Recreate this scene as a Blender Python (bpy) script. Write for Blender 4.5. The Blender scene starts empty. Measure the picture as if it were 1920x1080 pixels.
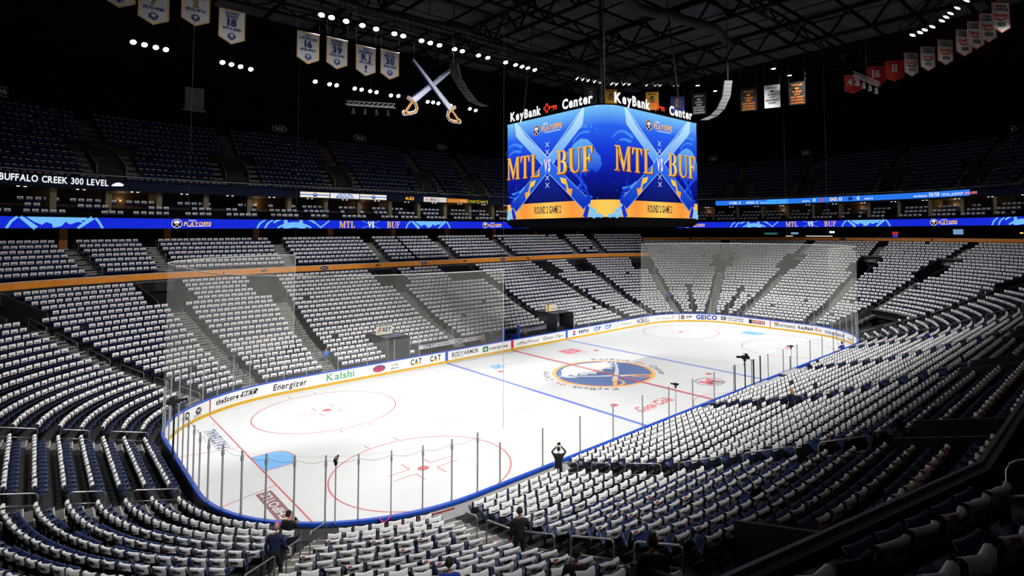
import bpy, math, random
import numpy as np
from mathutils import Matrix, Vector

rnd = random.Random(7)
scene = bpy.context.scene
COL = scene.collection

# ------------------------------------------------------------------ camera
CAM = np.array([-36.0708, -33.7277, 12.3691])
YAW, PITCH, ROLL, FPX, CX, CY = 0.79916, 0.052812, -0.0048333, 1043.945, 1079.898, 377.878
f_ = np.array([math.cos(PITCH)*math.cos(YAW), math.cos(PITCH)*math.sin(YAW), math.sin(PITCH)])
r_ = np.cross(f_, [0, 0, 1]); r_ /= np.linalg.norm(r_)
u_ = np.cross(r_, f_)
R_ = math.cos(ROLL)*r_ + math.sin(ROLL)*u_
U_ = -math.sin(ROLL)*r_ + math.cos(ROLL)*u_
cd = bpy.data.cameras.new('camera')
cam = bpy.data.objects.new('camera', cd)
COL.objects.link(cam)
cd.sensor_width = 36.0
cd.lens = FPX/1920*36.0
cd.shift_x = (960-CX)/1920
cd.shift_y = (CY-540)/1920
cd.clip_start = 0.05
cd.clip_end = 400
cam.matrix_world = Matrix(((R_[0], U_[0], -f_[0], CAM[0]), (R_[1], U_[1], -f_[1], CAM[1]),
                           (R_[2], U_[2], -f_[2], CAM[2]), (0, 0, 0, 1)))
scene.camera = cam

def project(p):
    v = np.asarray(p, float)-CAM
    z = v@f_
    return CX+FPX*(v@R_)/z, CY-FPX*(v@U_)/z, z

# ------------------------------------------------------------------ world, exposure
w = bpy.data.worlds.new('arena_dark')
scene.world = w
w.use_nodes = True
w.node_tree.nodes['Background'].inputs[0].default_value = (0.6, 0.7, 1.0, 1)
w.node_tree.nodes['Background'].inputs[1].default_value = 0.0006
vs = scene.view_settings
vs.view_transform = 'Standard'
try:
    vs.look = 'None'
except Exception:
    pass
vs.exposure = 0.0
vs.gamma = 1.0
vs.use_curve_mapping = False
scene.cycles.max_bounces = 6
scene.cycles.adaptive_threshold = 0.02
scene.cycles.diffuse_bounces = 3
scene.cycles.glossy_bounces = 2
scene.cycles.transparent_max_bounces = 12
LAMP_POWER = 4700.0          # watts of one floodlight
FAR_POWER = 3300.0
BACK_POWER = 12000.0
FRONT_POWER = 13500.0         # near row lamps that light the far stands
END_POWER = 7500.0

# ------------------------------------------------------------------ materials
MATS = {}
def mat(name, col, rough=0.6, noise=0.0, scale=8.0, bump=0.0, metal=0.0, spec=0.4, coat=0.0):
    if name in MATS:
        return MATS[name]
    m = bpy.data.materials.new(name)
    m.use_nodes = True
    nt = m.node_tree
    b = nt.nodes['Principled BSDF']
    b.inputs['Base Color'].default_value = (*col, 1)
    b.inputs['Roughness'].default_value = rough
    b.inputs['Metallic'].default_value = metal
    b.inputs['Specular IOR Level'].default_value = spec
    if coat:
        b.inputs['Coat Weight'].default_value = coat
    if noise or bump:
        tc = nt.nodes.new('ShaderNodeTexCoord')
        nz = nt.nodes.new('ShaderNodeTexNoise')
        nz.inputs['Scale'].default_value = scale
        nz.inputs['Detail'].default_value = 4
        nt.links.new(tc.outputs['Object'], nz.inputs['Vector'])
        if noise:
            cr = nt.nodes.new('ShaderNodeValToRGB')
            cr.color_ramp.elements[0].position = 0.3
            cr.color_ramp.elements[1].position = 0.7
            cr.color_ramp.elements[0].color = (*[c*(1-noise) for c in col], 1)
            cr.color_ramp.elements[1].color = (*[min(1, c*(1+noise)) for c in col], 1)
            nt.links.new(nz.outputs[0], cr.inputs[0])
            nt.links.new(cr.outputs[0], b.inputs['Base Color'])
        if bump:
            bp = nt.nodes.new('ShaderNodeBump')
            bp.inputs['Strength'].default_value = bump
            bp.inputs['Distance'].default_value = 0.02
            nt.links.new(nz.outputs[0], bp.inputs['Height'])
            nt.links.new(bp.outputs[0], b.inputs['Normal'])
    MATS[name] = m
    return m

def emit(name, col, strength=1.0):
    if name in MATS:
        return MATS[name]
    m = bpy.data.materials.new(name)
    m.use_nodes = True
    nt = m.node_tree
    nt.nodes.clear()
    o = nt.nodes.new('ShaderNodeOutputMaterial')
    e = nt.nodes.new('ShaderNodeEmission')
    e.inputs[0].default_value = (*col, 1)
    e.inputs[1].default_value = strength
    nt.links.new(e.outputs[0], o.inputs[0])
    MATS[name] = m
    return m

def emit_vcol(name, strength=1.0, grain=0.0):
    if name in MATS:
        return MATS[name]
    m = emit(name, (1, 1, 1), strength)
    nt = m.node_tree
    a = nt.nodes.new('ShaderNodeAttribute')
    a.attribute_name = 'Col'
    e = [n for n in nt.nodes if n.type == 'EMISSION'][0]
    nt.links.new(a.outputs['Color'], e.inputs[0])
    return m

def sheer(name, col, alpha, gloss=0.0, grid=0.0):
    """see-through sheet: clear glass or fine netting"""
    if name in MATS:
        return MATS[name]
    m = bpy.data.materials.new(name)
    m.use_nodes = True
    nt = m.node_tree
    nt.nodes.clear()
    o = nt.nodes.new('ShaderNodeOutputMaterial')
    t = nt.nodes.new('ShaderNodeBsdfTransparent')
    d = nt.nodes.new('ShaderNodeBsdfDiffuse')
    d.inputs[0].default_value = (*col, 1)
    mx = nt.nodes.new('ShaderNodeMixShader')
    mx.inputs[0].default_value = alpha
    nt.links.new(t.outputs[0], mx.inputs[1])
    nt.links.new(d.outputs[0], mx.inputs[2])
    last = mx
    if gloss:
        g = nt.nodes.new('ShaderNodeBsdfGlossy')
        g.inputs['Roughness'].default_value = 0.02
        m2 = nt.nodes.new('ShaderNodeMixShader')
        m2.inputs[0].default_value = gloss
        nt.links.new(mx.outputs[0], m2.inputs[1])
        nt.links.new(g.outputs[0], m2.inputs[2])
        last = m2
    if grid:
        tc = nt.nodes.new('ShaderNodeTexCoord')
        nz = nt.nodes.new('ShaderNodeTexNoise')
        nz.inputs['Scale'].default_value = 0.8
        nt.links.new(tc.outputs['Object'], nz.inputs['Vector'])
        mr = nt.nodes.new('ShaderNodeMapRange')
        mr.inputs['To Min'].default_value = alpha*(1-grid)
        mr.inputs['To Max'].default_value = alpha*(1+grid)
        nt.links.new(nz.outputs[0], mr.inputs['Value'])
        nt.links.new(mr.outputs[0], mx.inputs[0])
    nt.links.new(last.outputs[0], o.inputs[0])
    MATS[name] = m
    return m

WHITE = mat('white_enamel', (0.80, 0.80, 0.79), 0.45, 0.03, 3)
BLACKP = mat('black_print', (0.008, 0.008, 0.010), 0.7)
BLUECAP = mat('blue_plastic', (0.012, 0.075, 0.50), 0.4, 0.08, 4)
YELLOW = mat('yellow_plastic', (0.62, 0.36, 0.008), 0.5, 0.06, 5)
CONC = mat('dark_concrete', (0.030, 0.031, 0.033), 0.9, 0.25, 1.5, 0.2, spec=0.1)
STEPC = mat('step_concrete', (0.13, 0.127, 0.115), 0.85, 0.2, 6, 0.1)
NOSE = mat('step_nosing_white', (0.5, 0.5, 0.48), 0.7)
NAVY = mat('navy_seat_plastic', (0.007, 0.020, 0.088), 0.45, 0.15, 3)
BLACK = mat('black_plastic', (0.005, 0.005, 0.006), 0.6, spec=0.15)
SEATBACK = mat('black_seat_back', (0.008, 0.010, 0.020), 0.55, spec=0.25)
BLACKM = mat('black_metal', (0.018, 0.018, 0.020), 0.45, metal=0.3)
STEEL = mat('brushed_steel', (0.42, 0.42, 0.42), 0.35, 0.08, 20, metal=0.85)
ALU = mat('aluminium_post', (0.42, 0.43, 0.44), 0.5, metal=0.2)
DARKPOST = mat('dark_post', (0.05, 0.05, 0.055), 0.5, metal=0.4)
CLOTH = mat('white_shirt_cotton', (0.78, 0.78, 0.78), 0.95, 0.05, 12, spec=0.1)
INK = mat('shirt_ink', (0.10, 0.10, 0.11), 0.95, 0.4, 40, spec=0.1)
INKRED = mat('shirt_ink_red', (0.36, 0.07, 0.06), 0.95, spec=0.1)
GLASS = sheer('rink_glass', (0.75, 0.8, 0.8), 0.045, 0.012)
NET = sheer('netting', (0.85, 0.84, 0.78), 0.085, 0, 0.35)
PARAPET = sheer('parapet_glass', (0.6, 0.7, 0.7), 0.012, 0.01)
WALLK = mat('black_wall', (0.005, 0.005, 0.006), 0.9, 0.3, 0.7, spec=0.05)
WALLN = mat('dark_navy_panel', (0.008, 0.011, 0.032), 0.7, 0.2, 1.0, spec=0.1)
ORANGE = mat('orange_fascia', (0.80, 0.27, 0.02), 0.55, 0.06, 2)
GREYW = mat('grey_wall', (0.13, 0.13, 0.135), 0.7, 0.12, 1.2)
def flat(col, rough=0.7):
    return mat('paint_%02x%02x%02x' % tuple(int(max(0, min(1, c))**(1/2.2)*255) for c in col), col, rough)
def lin(r, g, b):
    return tuple(((c/255)/12.92 if c/255 <= 0.04045 else ((c/255+0.055)/1.055)**2.4) for c in (r, g, b))

# ------------------------------------------------------------------ mesh helpers
def mesh_obj(name, V, F, mats, parent=None, mi=None, smooth=False, loc=None):
    me = bpy.data.meshes.new(name)
    V = np.asarray(V, float)
    me.from_pydata(V.tolist(), [], F)
    mats = mats if isinstance(mats, (list, tuple)) else [mats]
    for m in mats:
        me.materials.append(m)
    if mi is not None:
        me.polygons.foreach_set('material_index', np.asarray(mi, dtype=np.int32))
    if smooth:
        me.polygons.foreach_set('use_smooth', np.ones(len(me.polygons), dtype=bool))
    me.update()
    o = bpy.data.objects.new(name, me)
    COL.objects.link(o)
    if parent is not None:
        o.parent = parent
    if loc is not None:
        o.location = loc
    return o

def empty(name, loc=(0, 0, 0), rz=0.0):
    o = bpy.data.objects.new(name, None)
    o.empty_display_size = 0.2
    COL.objects.link(o)
    o.location = loc
    o.rotation_euler = (0, 0, rz)
    return o

def tag(o, label=None, cat=None, group=None, kind=None):
    if label: o['label'] = label
    if cat: o['category'] = cat
    if group: o['group'] = group
    if kind: o['kind'] = kind
    return o

class B:
    """collects faces of one mesh"""
    def __init__(s):
        s.V, s.F, s.M = [], [], []
    def add(s, V, F, m=0):
        n = len(s.V)
        s.V += [tuple(v) for v in V]
        s.F += [[i+n for i in f] for f in F]
        s.M += [m]*len(F)
        return s
    def box(s, x0, x1, y0, y1, z0, z1, m=0, fr=None):
        V = [(x, y, z) for z in (z0, z1) for y in (y0, y1) for x in (x0, x1)]
        F = [[0, 2, 3, 1], [4, 5, 7, 6], [0, 1, 5, 4], [2, 6, 7, 3], [0, 4, 6, 2], [1, 3, 7, 5]]
        if fr is not None:
            V = [fr(v) for v in V]
        return s.add(V, F, m)
    def tube(s, P, r, n=6, m=0, cap=True):
        P = [np.asarray(p, float) for p in P]
        rr = r if isinstance(r, (list, tuple)) else [r]*len(P)
        V, F = [], []
        prev = None
        for i, p in enumerate(P):
            a = P[max(i-1, 0)]; b = P[min(i+1, len(P)-1)]
            t = (b-a)/max(np.linalg.norm(b-a), 1e-9)
            if prev is None:
                h = np.array([0, 0, 1.]) if abs(t[2]) < 0.9 else np.array([1., 0, 0])
            else:
                h = prev
            e1 = h-t*(h@t); e1 /= max(np.linalg.norm(e1), 1e-9)
            e2 = np.cross(t, e1)
            prev = e1
            for k in range(n):
                a_ = 2*math.pi*k/n
                V.append(p+rr[i]*(math.cos(a_)*e1+math.sin(a_)*e2))
        for i in range(len(P)-1):
            for k in range(n):
                F.append([i*n+k, i*n+(k+1) % n, (i+1)*n+(k+1) % n, (i+1)*n+k])
        if cap:
            F.append([k for k in range(n)][::-1])
            F.append([(len(P)-1)*n+k for k in range(n)])
        return s.add(V, F, m)
    def lathe(s, prof, n=16, m=0, fr=None):
        V, F = [], []
        for (r, z) in prof:
            for k in range(n):
                a = 2*math.pi*k/n
                v = (r*math.cos(a), r*math.sin(a), z)
                V.append(fr(v) if fr else v)
        for i in range(len(prof)-1):
            for k in range(n):
                F.append([i*n+k, i*n+(k+1) % n, (i+1)*n+(k+1) % n, (i+1)*n+k])
        return s.add(V, F, m)
    def obj(s, name, mats, parent=None, smooth=False):
        return mesh_obj(name, s.V, s.F, mats, parent, s.M if isinstance(mats, (list, tuple)) and len(mats) > 1 else None, smooth)

# ------------------------------------------------------------------ plan of the arena: offsets of the rink outline
A_, B_, RR = 30.48, 12.95, 8.53
AX, AY = A_-RR, B_-RR                        # centres of the corner arcs
QA = RR*math.pi/2
BS = np.array([0, AX, AX+QA, AX+QA+2*AY, AX+2*QA+2*AY, 3*AX+2*QA+2*AY, 3*AX+3*QA+2*AY, 3*AX+3*QA+4*AY, 3*AX+4*QA+4*AY, 4*AX+4*QA+4*AY])
LP = BS[-1]
def pt(s, d=0.0):
    """position and outward normal at outline length s (clockwise, 0 = middle of far side), distance d outside the boards"""
    s = s % LP
    i = int(np.searchsorted(BS, s, side='right')-1)
    i = min(max(i, 0), 8)
    q = s-BS[i]
    R = RR+d
    if i == 0: return np.array([q, B_+d]), np.array([0., 1.])
    if i == 8: return np.array([-AX+q, B_+d]), np.array([0., 1.])
    if i == 2: return np.array([A_+d, AY-q]), np.array([1., 0.])
    if i == 4: return np.array([AX-q, -B_-d]), np.array([0., -1.])
    if i == 6: return np.array([-A_-d, -AY+q]), np.array([-1., 0.])
    th = q/RR
    c = {1: (AX, AY, math.pi/2), 3: (AX, -AY, 0.0), 5: (-AX, -AY, -math.pi/2), 7: (-AX, AY, math.pi)}[i]
    a = c[2]-th
    n = np.array([math.cos(a), math.sin(a)])
    return np.array([c[0], c[1]])+R*n, n
def p3(s, d, z):
    p, n = pt(s, d)
    return np.array([p[0], p[1], z])
def s_of(x, y):
    if abs(x) <= AX: return x % LP if y > 0 else BS[4]+(AX-x)
    if x > 0:
        if y >= AY: return AX+RR*math.atan2(x-AX, y-AY)
        if y > -AY: return BS[2]+AY-y
        return BS[3]+RR*math.atan2(-y-AY, x-AX)
    if y <= -AY: return BS[5]+RR*math.atan2(-x-AX, -y-AY)
    if y < AY: return BS[6]+y+AY
    return BS[7]+RR*math.atan2(y-AY, -x-AX)
def tlen(d):
    """true length along the offset curve at each breakpoint"""
    seg = np.diff(BS).copy()
    for i in (1, 3, 5, 7):
        seg[i] *= (RR+d)/RR
    return np.concatenate([[0], np.cumsum(seg)])
def T_of(s, d): return float(np.interp(s % LP, BS, tlen(d)))+math.floor(s/LP)*tlen(d)[-1]
def S_of(t, d):
    tl = tlen(d)
    n = math.floor(t/tl[-1])
    return float(np.interp(t-n*tl[-1], tl, BS))+n*LP
def corner_phi(s):
    """angle from the end-normal inside a corner (0 = end, 90 = side), None on straights"""
    s = s % LP
    i = min(max(int(np.searchsorted(BS, s, side='right')-1), 0), 8)
    if i in (1, 5): return 90-(s-BS[i])/QA*90, i
    if i in (3, 7): return (s-BS[i])/QA*90, i
    return None, i
def is_end(s):
    ph, i = corner_phi(s)
    if ph is None: return i in (2, 6)
    return ph < (51 if i in (1, 3) else 38)
def samples(s0, s1, step=1.6, extra=()):
    """sorted sample positions s0..s1 with the arc breakpoints in it"""
    out = set([s0, s1])
    for b in list(BS)+[x+LP for x in BS]+list(extra)+[x+LP for x in extra]:
        if s0 < b < s1: out.add(b)
    base = sorted(out)
    res = []
    for a, b in zip(base[:-1], base[1:]):
        m = (a+b)/2 % LP
        i = int(np.searchsorted(BS, m, side='right')-1)
        n = max(1, int(math.ceil((b-a)/(step if i in (1, 3, 5, 7) else max(6.0, step)))))
        res += [a+(b-a)*k/n for k in range(n)]
    return res+[base[-1]]
def ribbon_strip(bb, ss, prof, m=0):
    """sweep a profile of (d, z) points along outline positions ss"""
    n = len(prof)
    V = []
    for s in ss:
        for (d, z) in prof:
            V.append(p3(s, d, z))
    F = []
    for i in range(len(ss)-1):
        for k in range(n-1):
            F.append([i*n+k, i*n+k+1, (i+1)*n+k+1, (i+1)*n+k])
    bb.add(V, F, m)

# lower bowl profile (floor under each row), club tier, suites, upper deck
def row_d(k): return 0.95+0.85*k
def row_f(k): return 0.61+0.238*min(k, 8)+0.342*max(min(k, 21)-8, 0)+0.34*max(k-21, 0)
NEAR_UP, NEAR_IN = 0.1, 1.0                  # the near club tier stands a little higher and closer in
def is_near(s): return BS[3] < s % LP < BS[7]-.01
def club_d(j): return 20.9+0.95*j
def club_f(j): return 8.27+0.433*j
def suite_d(j): return 24.95+0.9*j
def suite_f(j): return 13.67+0.58*j
def up_d(j): return 26.0+0.8*j
def up_f(j): return 17.05+0.634*j
RIB_D, RIB_Z0, RIB_Z1 = 24.06, 12.83, 13.83
IN_S0, IN_S1 = 127.0, LP+54.0               # part of the upper rings that the picture looks at
AISLES = [7.3, 19.0, 23.9, 27.6, 31.55, 35.1, 44.5, 47.5, 51.9, 55.65, BS[4]+AX-19.0, BS[4]+AX-7.3, BS[4]+AX+5.2, BS[4]+AX+18.1,
          103.3, 107.3, 114.9, 124.2, 131.55, 135.35, LP-18.1, LP-5.2]

# ------------------------------------------------------------------ flat lettering and marks
GL = {}
_fc = bpy.data.curves.new('glyph', 'FONT')
_fc.resolution_u = 3
_fo = bpy.data.objects.new('glyph', _fc)
def glyph(ch, bold):
    k = (ch, bold)
    if k not in GL:
        _fc.offset = (0.0, 0.022, 0.045)[bold]
        _fc.body = ch
        me = bpy.data.meshes.new_from_object(_fo)
        V = np.array([v.co[:2] for v in me.vertices]).reshape(-1, 2)/0.682
        F = [list(p.vertices) for p in me.polygons]
        bpy.data.meshes.remove(me)
        x0, x1 = (V[:, 0].min(), V[:, 0].max()) if len(V) else (0, 0.3)
        GL[k] = (V, F, x0, x1)
    return GL[k]

class G:
    """flat shape: 2-D points and faces"""
    def __init__(s):
        s.V, s.F = [], []
    def add(s, V, F):
        n = len(s.V)
        s.V += [(float(a), float(b)) for a, b in V]
        s.F += [[i+n for i in f] for f in F]
        return s
    def rect(s, x0, y0, x1, y1, n=1):
        V, F = [], []
        for i in range(n+1):
            x = x0+(x1-x0)*i/n
            V += [(x, y0), (x, y1)]
        for i in range(n):
            F.append([2*i, 2*i+2, 2*i+3, 2*i+1])
        return s.add(V, F)
    def ell(s, cx, cy, rx, ry=None, n=32):
        ry = rx if ry is None else ry
        return s.add([(cx+rx*math.cos(2*math.pi*k/n), cy+ry*math.sin(2*math.pi*k/n)) for k in range(n)], [list(range(n))])
    def ring(s, cx, cy, r0, r1, n=48, a0=0.0, a1=360.0, sy=1.0):
        V, F = [], []
        for k in range(n+1):
            a = math.radians(a0+(a1-a0)*k/n)
            V += [(cx+r0*math.cos(a), cy+sy*r0*math.sin(a)), (cx+r1*math.cos(a), cy+sy*r1*math.sin(a))]
        for k in range(n):
            F.append([2*k, 2*k+1, 2*k+3, 2*k+2])
        return s.add(V, F)
    def poly(s, P):
        return s.add(P, [list(range(len(P)))])
    def stroke(s, P, w, w1=None):
        P = [np.asarray(p, float) for p in P]
        w1 = w if w1 is None else w1
        V, F = [], []
        for i, p in enumerate(P):
            t = P[min(i+1, len(P)-1)]-P[max(i-1, 0)]
            t /= max(np.linalg.norm(t), 1e-9)
            n = np.array([-t[1], t[0]])
            ww = (w+(w1-w)*i/max(len(P)-1, 1))/2
            V += [p-n*ww, p+n*ww]
        for i in range(len(P)-1):
            F.append([2*i, 2*i+2, 2*i+3, 2*i+1])
        return s.add(V, F)
    def text(s, t, x=0, y=0, h=1.0, bold=1, xs=1.0, slant=0.0, gap=0.13, w=None, align='C'):
        V, F, cx = [], [], 0.0
        for ch in t:
            if ch == ' ':
                cx += 0.52
                continue
            gv, gf, x0, x1 = glyph(ch, bold)
            n = len(V)
            V += [((a-x0+cx)+slant*b, b) for a, b in gv]
            F += [[i+n for i in f] for f in gf]
            cx += x1-x0+gap
        if not V:
            return s
        V = np.array(V)
        a, b = V[:, 0].min(), V[:, 0].max()
        k = h*xs if w is None else w/(b-a)
        V[:, 0] = (V[:, 0]-((a+b)/2 if align == 'C' else a))*k+x
        V[:, 1] = V[:, 1]*h+y
        return s.add(V, F)
    def xf(s, fn):
        s.V = [fn(a, b) for a, b in s.V]
        return s

SERIF = {   # condensed display serif: fat stems, hair serifs (unit height)
    'M': (0.86, [[(0, 0), (.22, 0), (.22, .04), (.15, .05), (.15, .80), (.40, 0), (.46, 0), (.66, .80), (.66, .05), (.58, .04), (.58, 0), (.88, 0), (.88, .04), (.82, .05), (.82, .95), (.88, .96), (.88, 1), (.66, 1), (.46, .30), (.24, 1), (0, 1), (0, .96), (.07, .95), (.07, .05), (0, .04)]]),
    'T': (0.62, [[(.17, 0), (.47, 0), (.47, .04), (.40, .05), (.40, .95), (.50, .94), (.58, .72), (.62, .72), (.62, 1), (.02, 1), (.02, .72), (.06, .72), (.14, .94), (.24, .95), (.24, .05), (.17, .04)]]),
    'L': (0.56, [[(0, 0), (.58, 0), (.58, .32), (.54, .32), (.46, .07), (.25, .05), (.25, .95), (.33, .96), (.33, 1), (0, 1), (0, .96), (.08, .95), (.08, .05), (0, .04)]]),
    'F': (0.56, [[(0, 0), (.33, 0), (.33, .04), (.25, .05), (.25, .48), (.36, .48), (.40, .36), (.44, .36), (.44, .68), (.40, .68), (.36, .54), (.25, .54), (.25, .95), (.44, .94), (.52, .70), (.56, .70), (.56, 1), (0, 1), (0, .96), (.08, .95), (.08, .05), (0, .04)]]),
    'U': (0.70, [[(.0, 1), (0, .96), (.07, .95), (.07, .26), (.12, .10), (.22, .01), (.36, -.02), (.50, .01), (.59, .10), (.63, .26), (.63, .95), (.71, .96), (.71, 1), (.49, 1), (.49, .96), (.57, .95), (.57, .26), (.52, .11), (.43, .05), (.34, .06), (.27, .13), (.24, .26), (.24, .95), (.32, .96), (.32, 1)]]),
    'B': (0.66, [[(0, 0), (.40, 0), (.53, .04), (.61, .13), (.63, .27), (.60, .41), (.52, .50), (.43, .525), (.52, .56), (.58, .65), (.59, .77), (.56, .90), (.48, .97), (.38, 1), (0, 1), (0, .96), (.08, .95), (.08, .05), (0, .04)],]),
}
SERIF_HOLE = {'B': [[(.25, .06), (.34, .06), (.42, .13), (.44, .27), (.42, .42), (.34, .49), (.25, .49)], [(.25, .55), (.33, .55), (.39, .62), (.41, .76), (.39, .89), (.33, .945), (.25, .945)]]}
def serif_shapes(word, h, xs=1.0, gap=0.07):
    g, hole, x = G(), G(), 0.0
    for c in word:
        wd, polys = SERIF[c]
        for p in polys:
            g.poly([((a+x)*h*xs, b*h) for a, b in p])
        for p in SERIF_HOLE.get(c, []):
            hole.poly([((a+x)*h*xs, b*h) for a, b in p])
        x += wd+gap
    sh = (x-gap)*h*xs/2
    g.xf(lambda a, b: (a-sh, b)); hole.xf(lambda a, b: (a-sh, b))
    return g, hole

def scan(P, dx=.12):
    """cut an outline into narrow upright strips so that it can follow a curved surface"""
    P = [np.asarray(q, float) for q in P]
    x0, x1 = min(q[0] for q in P), max(q[0] for q in P)
    n = max(1, int((x1-x0)/dx))
    def cuts(x):
        ys = []
        for a, b in zip(P, P[1:]+P[:1]):
            if (a[0] <= x) != (b[0] <= x):
                ys.append(a[1]+(b[1]-a[1])*(x-a[0])/(b[0]-a[0]))
        return sorted(ys)
    g = G()
    for i in range(n):
        xa, xb = x0+(x1-x0)*i/n, x0+(x1-x0)*(i+1)/n
        ys = cuts((xa+xb)/2)
        for y0, y1 in zip(ys[::2], ys[1::2]):
            g.rect(xa, y0, xb, y1)
    return g
def put(name, g, fn, m, parent=None, layer=1, vcol=None):
    if not g.V:
        return None
    V = [fn(a, b, layer) for a, b in g.V]
    o = mesh_obj(name, V, g.F, m, parent)
    if vcol is not None:
        at = o.data.color_attributes.new('Col', 'FLOAT_COLOR', 'POINT')
        at.data.foreach_set('color', np.array([(*vcol(a, b), 1.0) for a, b in g.V], dtype=np.float32).ravel())
    return o
def plane_map(o, ux, uy, n, eps=0.004):
    o, ux, uy, n = [np.asarray(v, float) for v in (o, ux, uy, n)]
    return lambda a, b, l: o+ux*a+uy*b+n*eps*l
def board_map(s0, d=0.0, z0=0.0, eps=0.007):
    return lambda a, b, l: p3(s0+a, d-eps*l, z0+b)
def ice_map(x, y, ang=0.0, eps=0.0025):
    c, s_ = math.cos(ang), math.sin(ang)
    return lambda a, b, l: np.array([x+a*c-b*s_, y+a*s_+b*c, eps*l])

def bison(k=1.0):
    P = [(.78, .42), (.62, .50), (.80, .58), (.55, .66), (.30, .80), (.0, .88), (-.28, .84), (-.48, .72), (-.60, .56), (-.74, .44), (-.78, .26), (-.68, .12),
         (-.52, .10), (-.46, .20), (-.36, .10), (-.26, .16), (-.20, .02), (-.06, .12), (.02, -.02), (.10, .14), (.24, .20), (.36, .06), (.40, .20), (.56, .14), (.48, .28), (.66, .26), (.56, .36)]
    return G().poly([(a*k, b*k) for a, b in P])
def crest(name, R, fn, parent, mats, layer=1, label=None):
    """round team crest: gold rim, navy disc, charging bison over two crossed sabres"""
    gold, navy, white = mats
    put(name+'_rim', G().ring(0, 0, R*.92, R, 48), fn, gold, parent, layer)
    put(name+'_disc', G().ell(0, 0, R*.925, n=48), fn, navy, parent, layer)
    put(name+'_bison', bison(R*.98), fn, white, parent, layer+1)
    e = G()
    e.ell(-.60*R, .30*R, .06*R, .05*R, 8).stroke([(-.50*R, .18*R), (-.38*R, .30*R), (-.20*R, .24*R)], .035*R)
    put(name+'_eye', e, fn, navy, parent, layer+2)
    for m, q in ((1, 0.0), (-1, .45)):
        put(name+'_edge', G().stroke([(m*.30*R, -.56*R), (-m*.28*R, -.10*R), (-m*.62*R, .22*R), (-m*.82*R, .44*R)], .15*R, .06*R), fn, navy, parent, layer+3+q*2)
        put(name+'_blade', G().stroke([(m*.30*R, -.56*R), (-m*.28*R, -.10*R), (-m*.62*R, .22*R), (-m*.80*R, .42*R)], .10*R, .03*R), fn, white, parent, layer+3.45+q*2)
        put(name+'_hilt', G().stroke([(m*.24*R, -.52*R), (m*.50*R, -.74*R)], .07*R), fn, gold, parent, layer+5)
        put(name+'_guard', G().stroke([(m*.22*R, -.42*R), (m*.18*R, -.60*R), (m*.26*R, -.76*R), (m*.42*R, -.82*R), (m*.54*R, -.74*R)], .05*R), fn, gold, parent, layer+5.4)
def key_shape(g, x, y, h):
    """key mark: clover bow on the left, bit on the right"""
    V, F, n = [], [], 48
    for i in range(n+1):
        t = 2*math.pi*i/n
        lobe = abs(math.cos(2*t))**.6
        for r in (.10+.30*lobe, .30+.36*lobe):
            V.append((x+r*h*math.cos(t), y+r*h*math.sin(t)))
    for i in range(n):
        F.append([2*i, 2*i+1, 2*i+3, 2*i+2])
    g.add(V, F)
    g.rect(x+.66*h, y-.10*h, x+1.95*h, y+.13*h)
    g.rect(x+1.25*h, y-.48*h, x+1.47*h, y-.10*h)
    g.rect(x+1.68*h, y-.44*h, x+1.95*h, y-.10*h)
    return g

# ------------------------------------------------------------------ setting: floor, ice, terraces
floor = B()
floor.box(-75, 75, -60, 60, -0.4, -0.05)
tag(floor.obj('floor', CONC), kind='structure')
fl = B()
ss_all = samples(0, LP)
ribbon_strip(fl, ss_all, [(0.10, -0.05), (0.10, 0.30), (0.45, 0.30)])
tag(fl.obj('floor_walkway', CONC), kind='structure')

ICE = bpy.data.materials.new('rink_ice')
ICE.use_nodes = True
_b = ICE.node_tree.nodes['Principled BSDF']
_b.inputs['Base Color'].default_value = (0.86, 0.88, 0.89, 1)
_b.inputs['Roughness'].default_value = 0.55
_b.inputs['Specular IOR Level'].default_value = 0.25
_tc = ICE.node_tree.nodes.new('ShaderNodeTexCoord')
_mp = ICE.node_tree.nodes.new('ShaderNodeMapping')
_mp.inputs['Scale'].default_value = (0.25, 2.2, 1)
_mp.inputs['Rotation'].default_value = (0, 0, 0.25)
_nz = ICE.node_tree.nodes.new('ShaderNodeTexNoise')
_nz.inputs['Scale'].default_value = 1.0
_nz.inputs['Detail'].default_value = 5
_cr = ICE.node_tree.nodes.new('ShaderNodeValToRGB')
_cr.color_ramp.elements[0].color = (0.655, 0.668, 0.675, 1)
_cr.color_ramp.elements[1].color = (0.725, 0.738, 0.748, 1)
_l = ICE.node_tree.links
_l.new(_tc.outputs['Object'], _mp.inputs[0]); _l.new(_mp.outputs[0], _nz.inputs['Vector'])
_l.new(_nz.outputs[0], _cr.inputs[0]); _l.new(_cr.outputs[0], _b.inputs['Base Color'])
_ss = samples(0, LP, 0.8)[:-1]
_V = [p3(s, 0.02, 0.0) for s in _ss]
ice = mesh_obj('floor_ice', _V, [list(range(len(_V)))[::-1]], ICE)
tag(ice, kind='structure')

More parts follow.
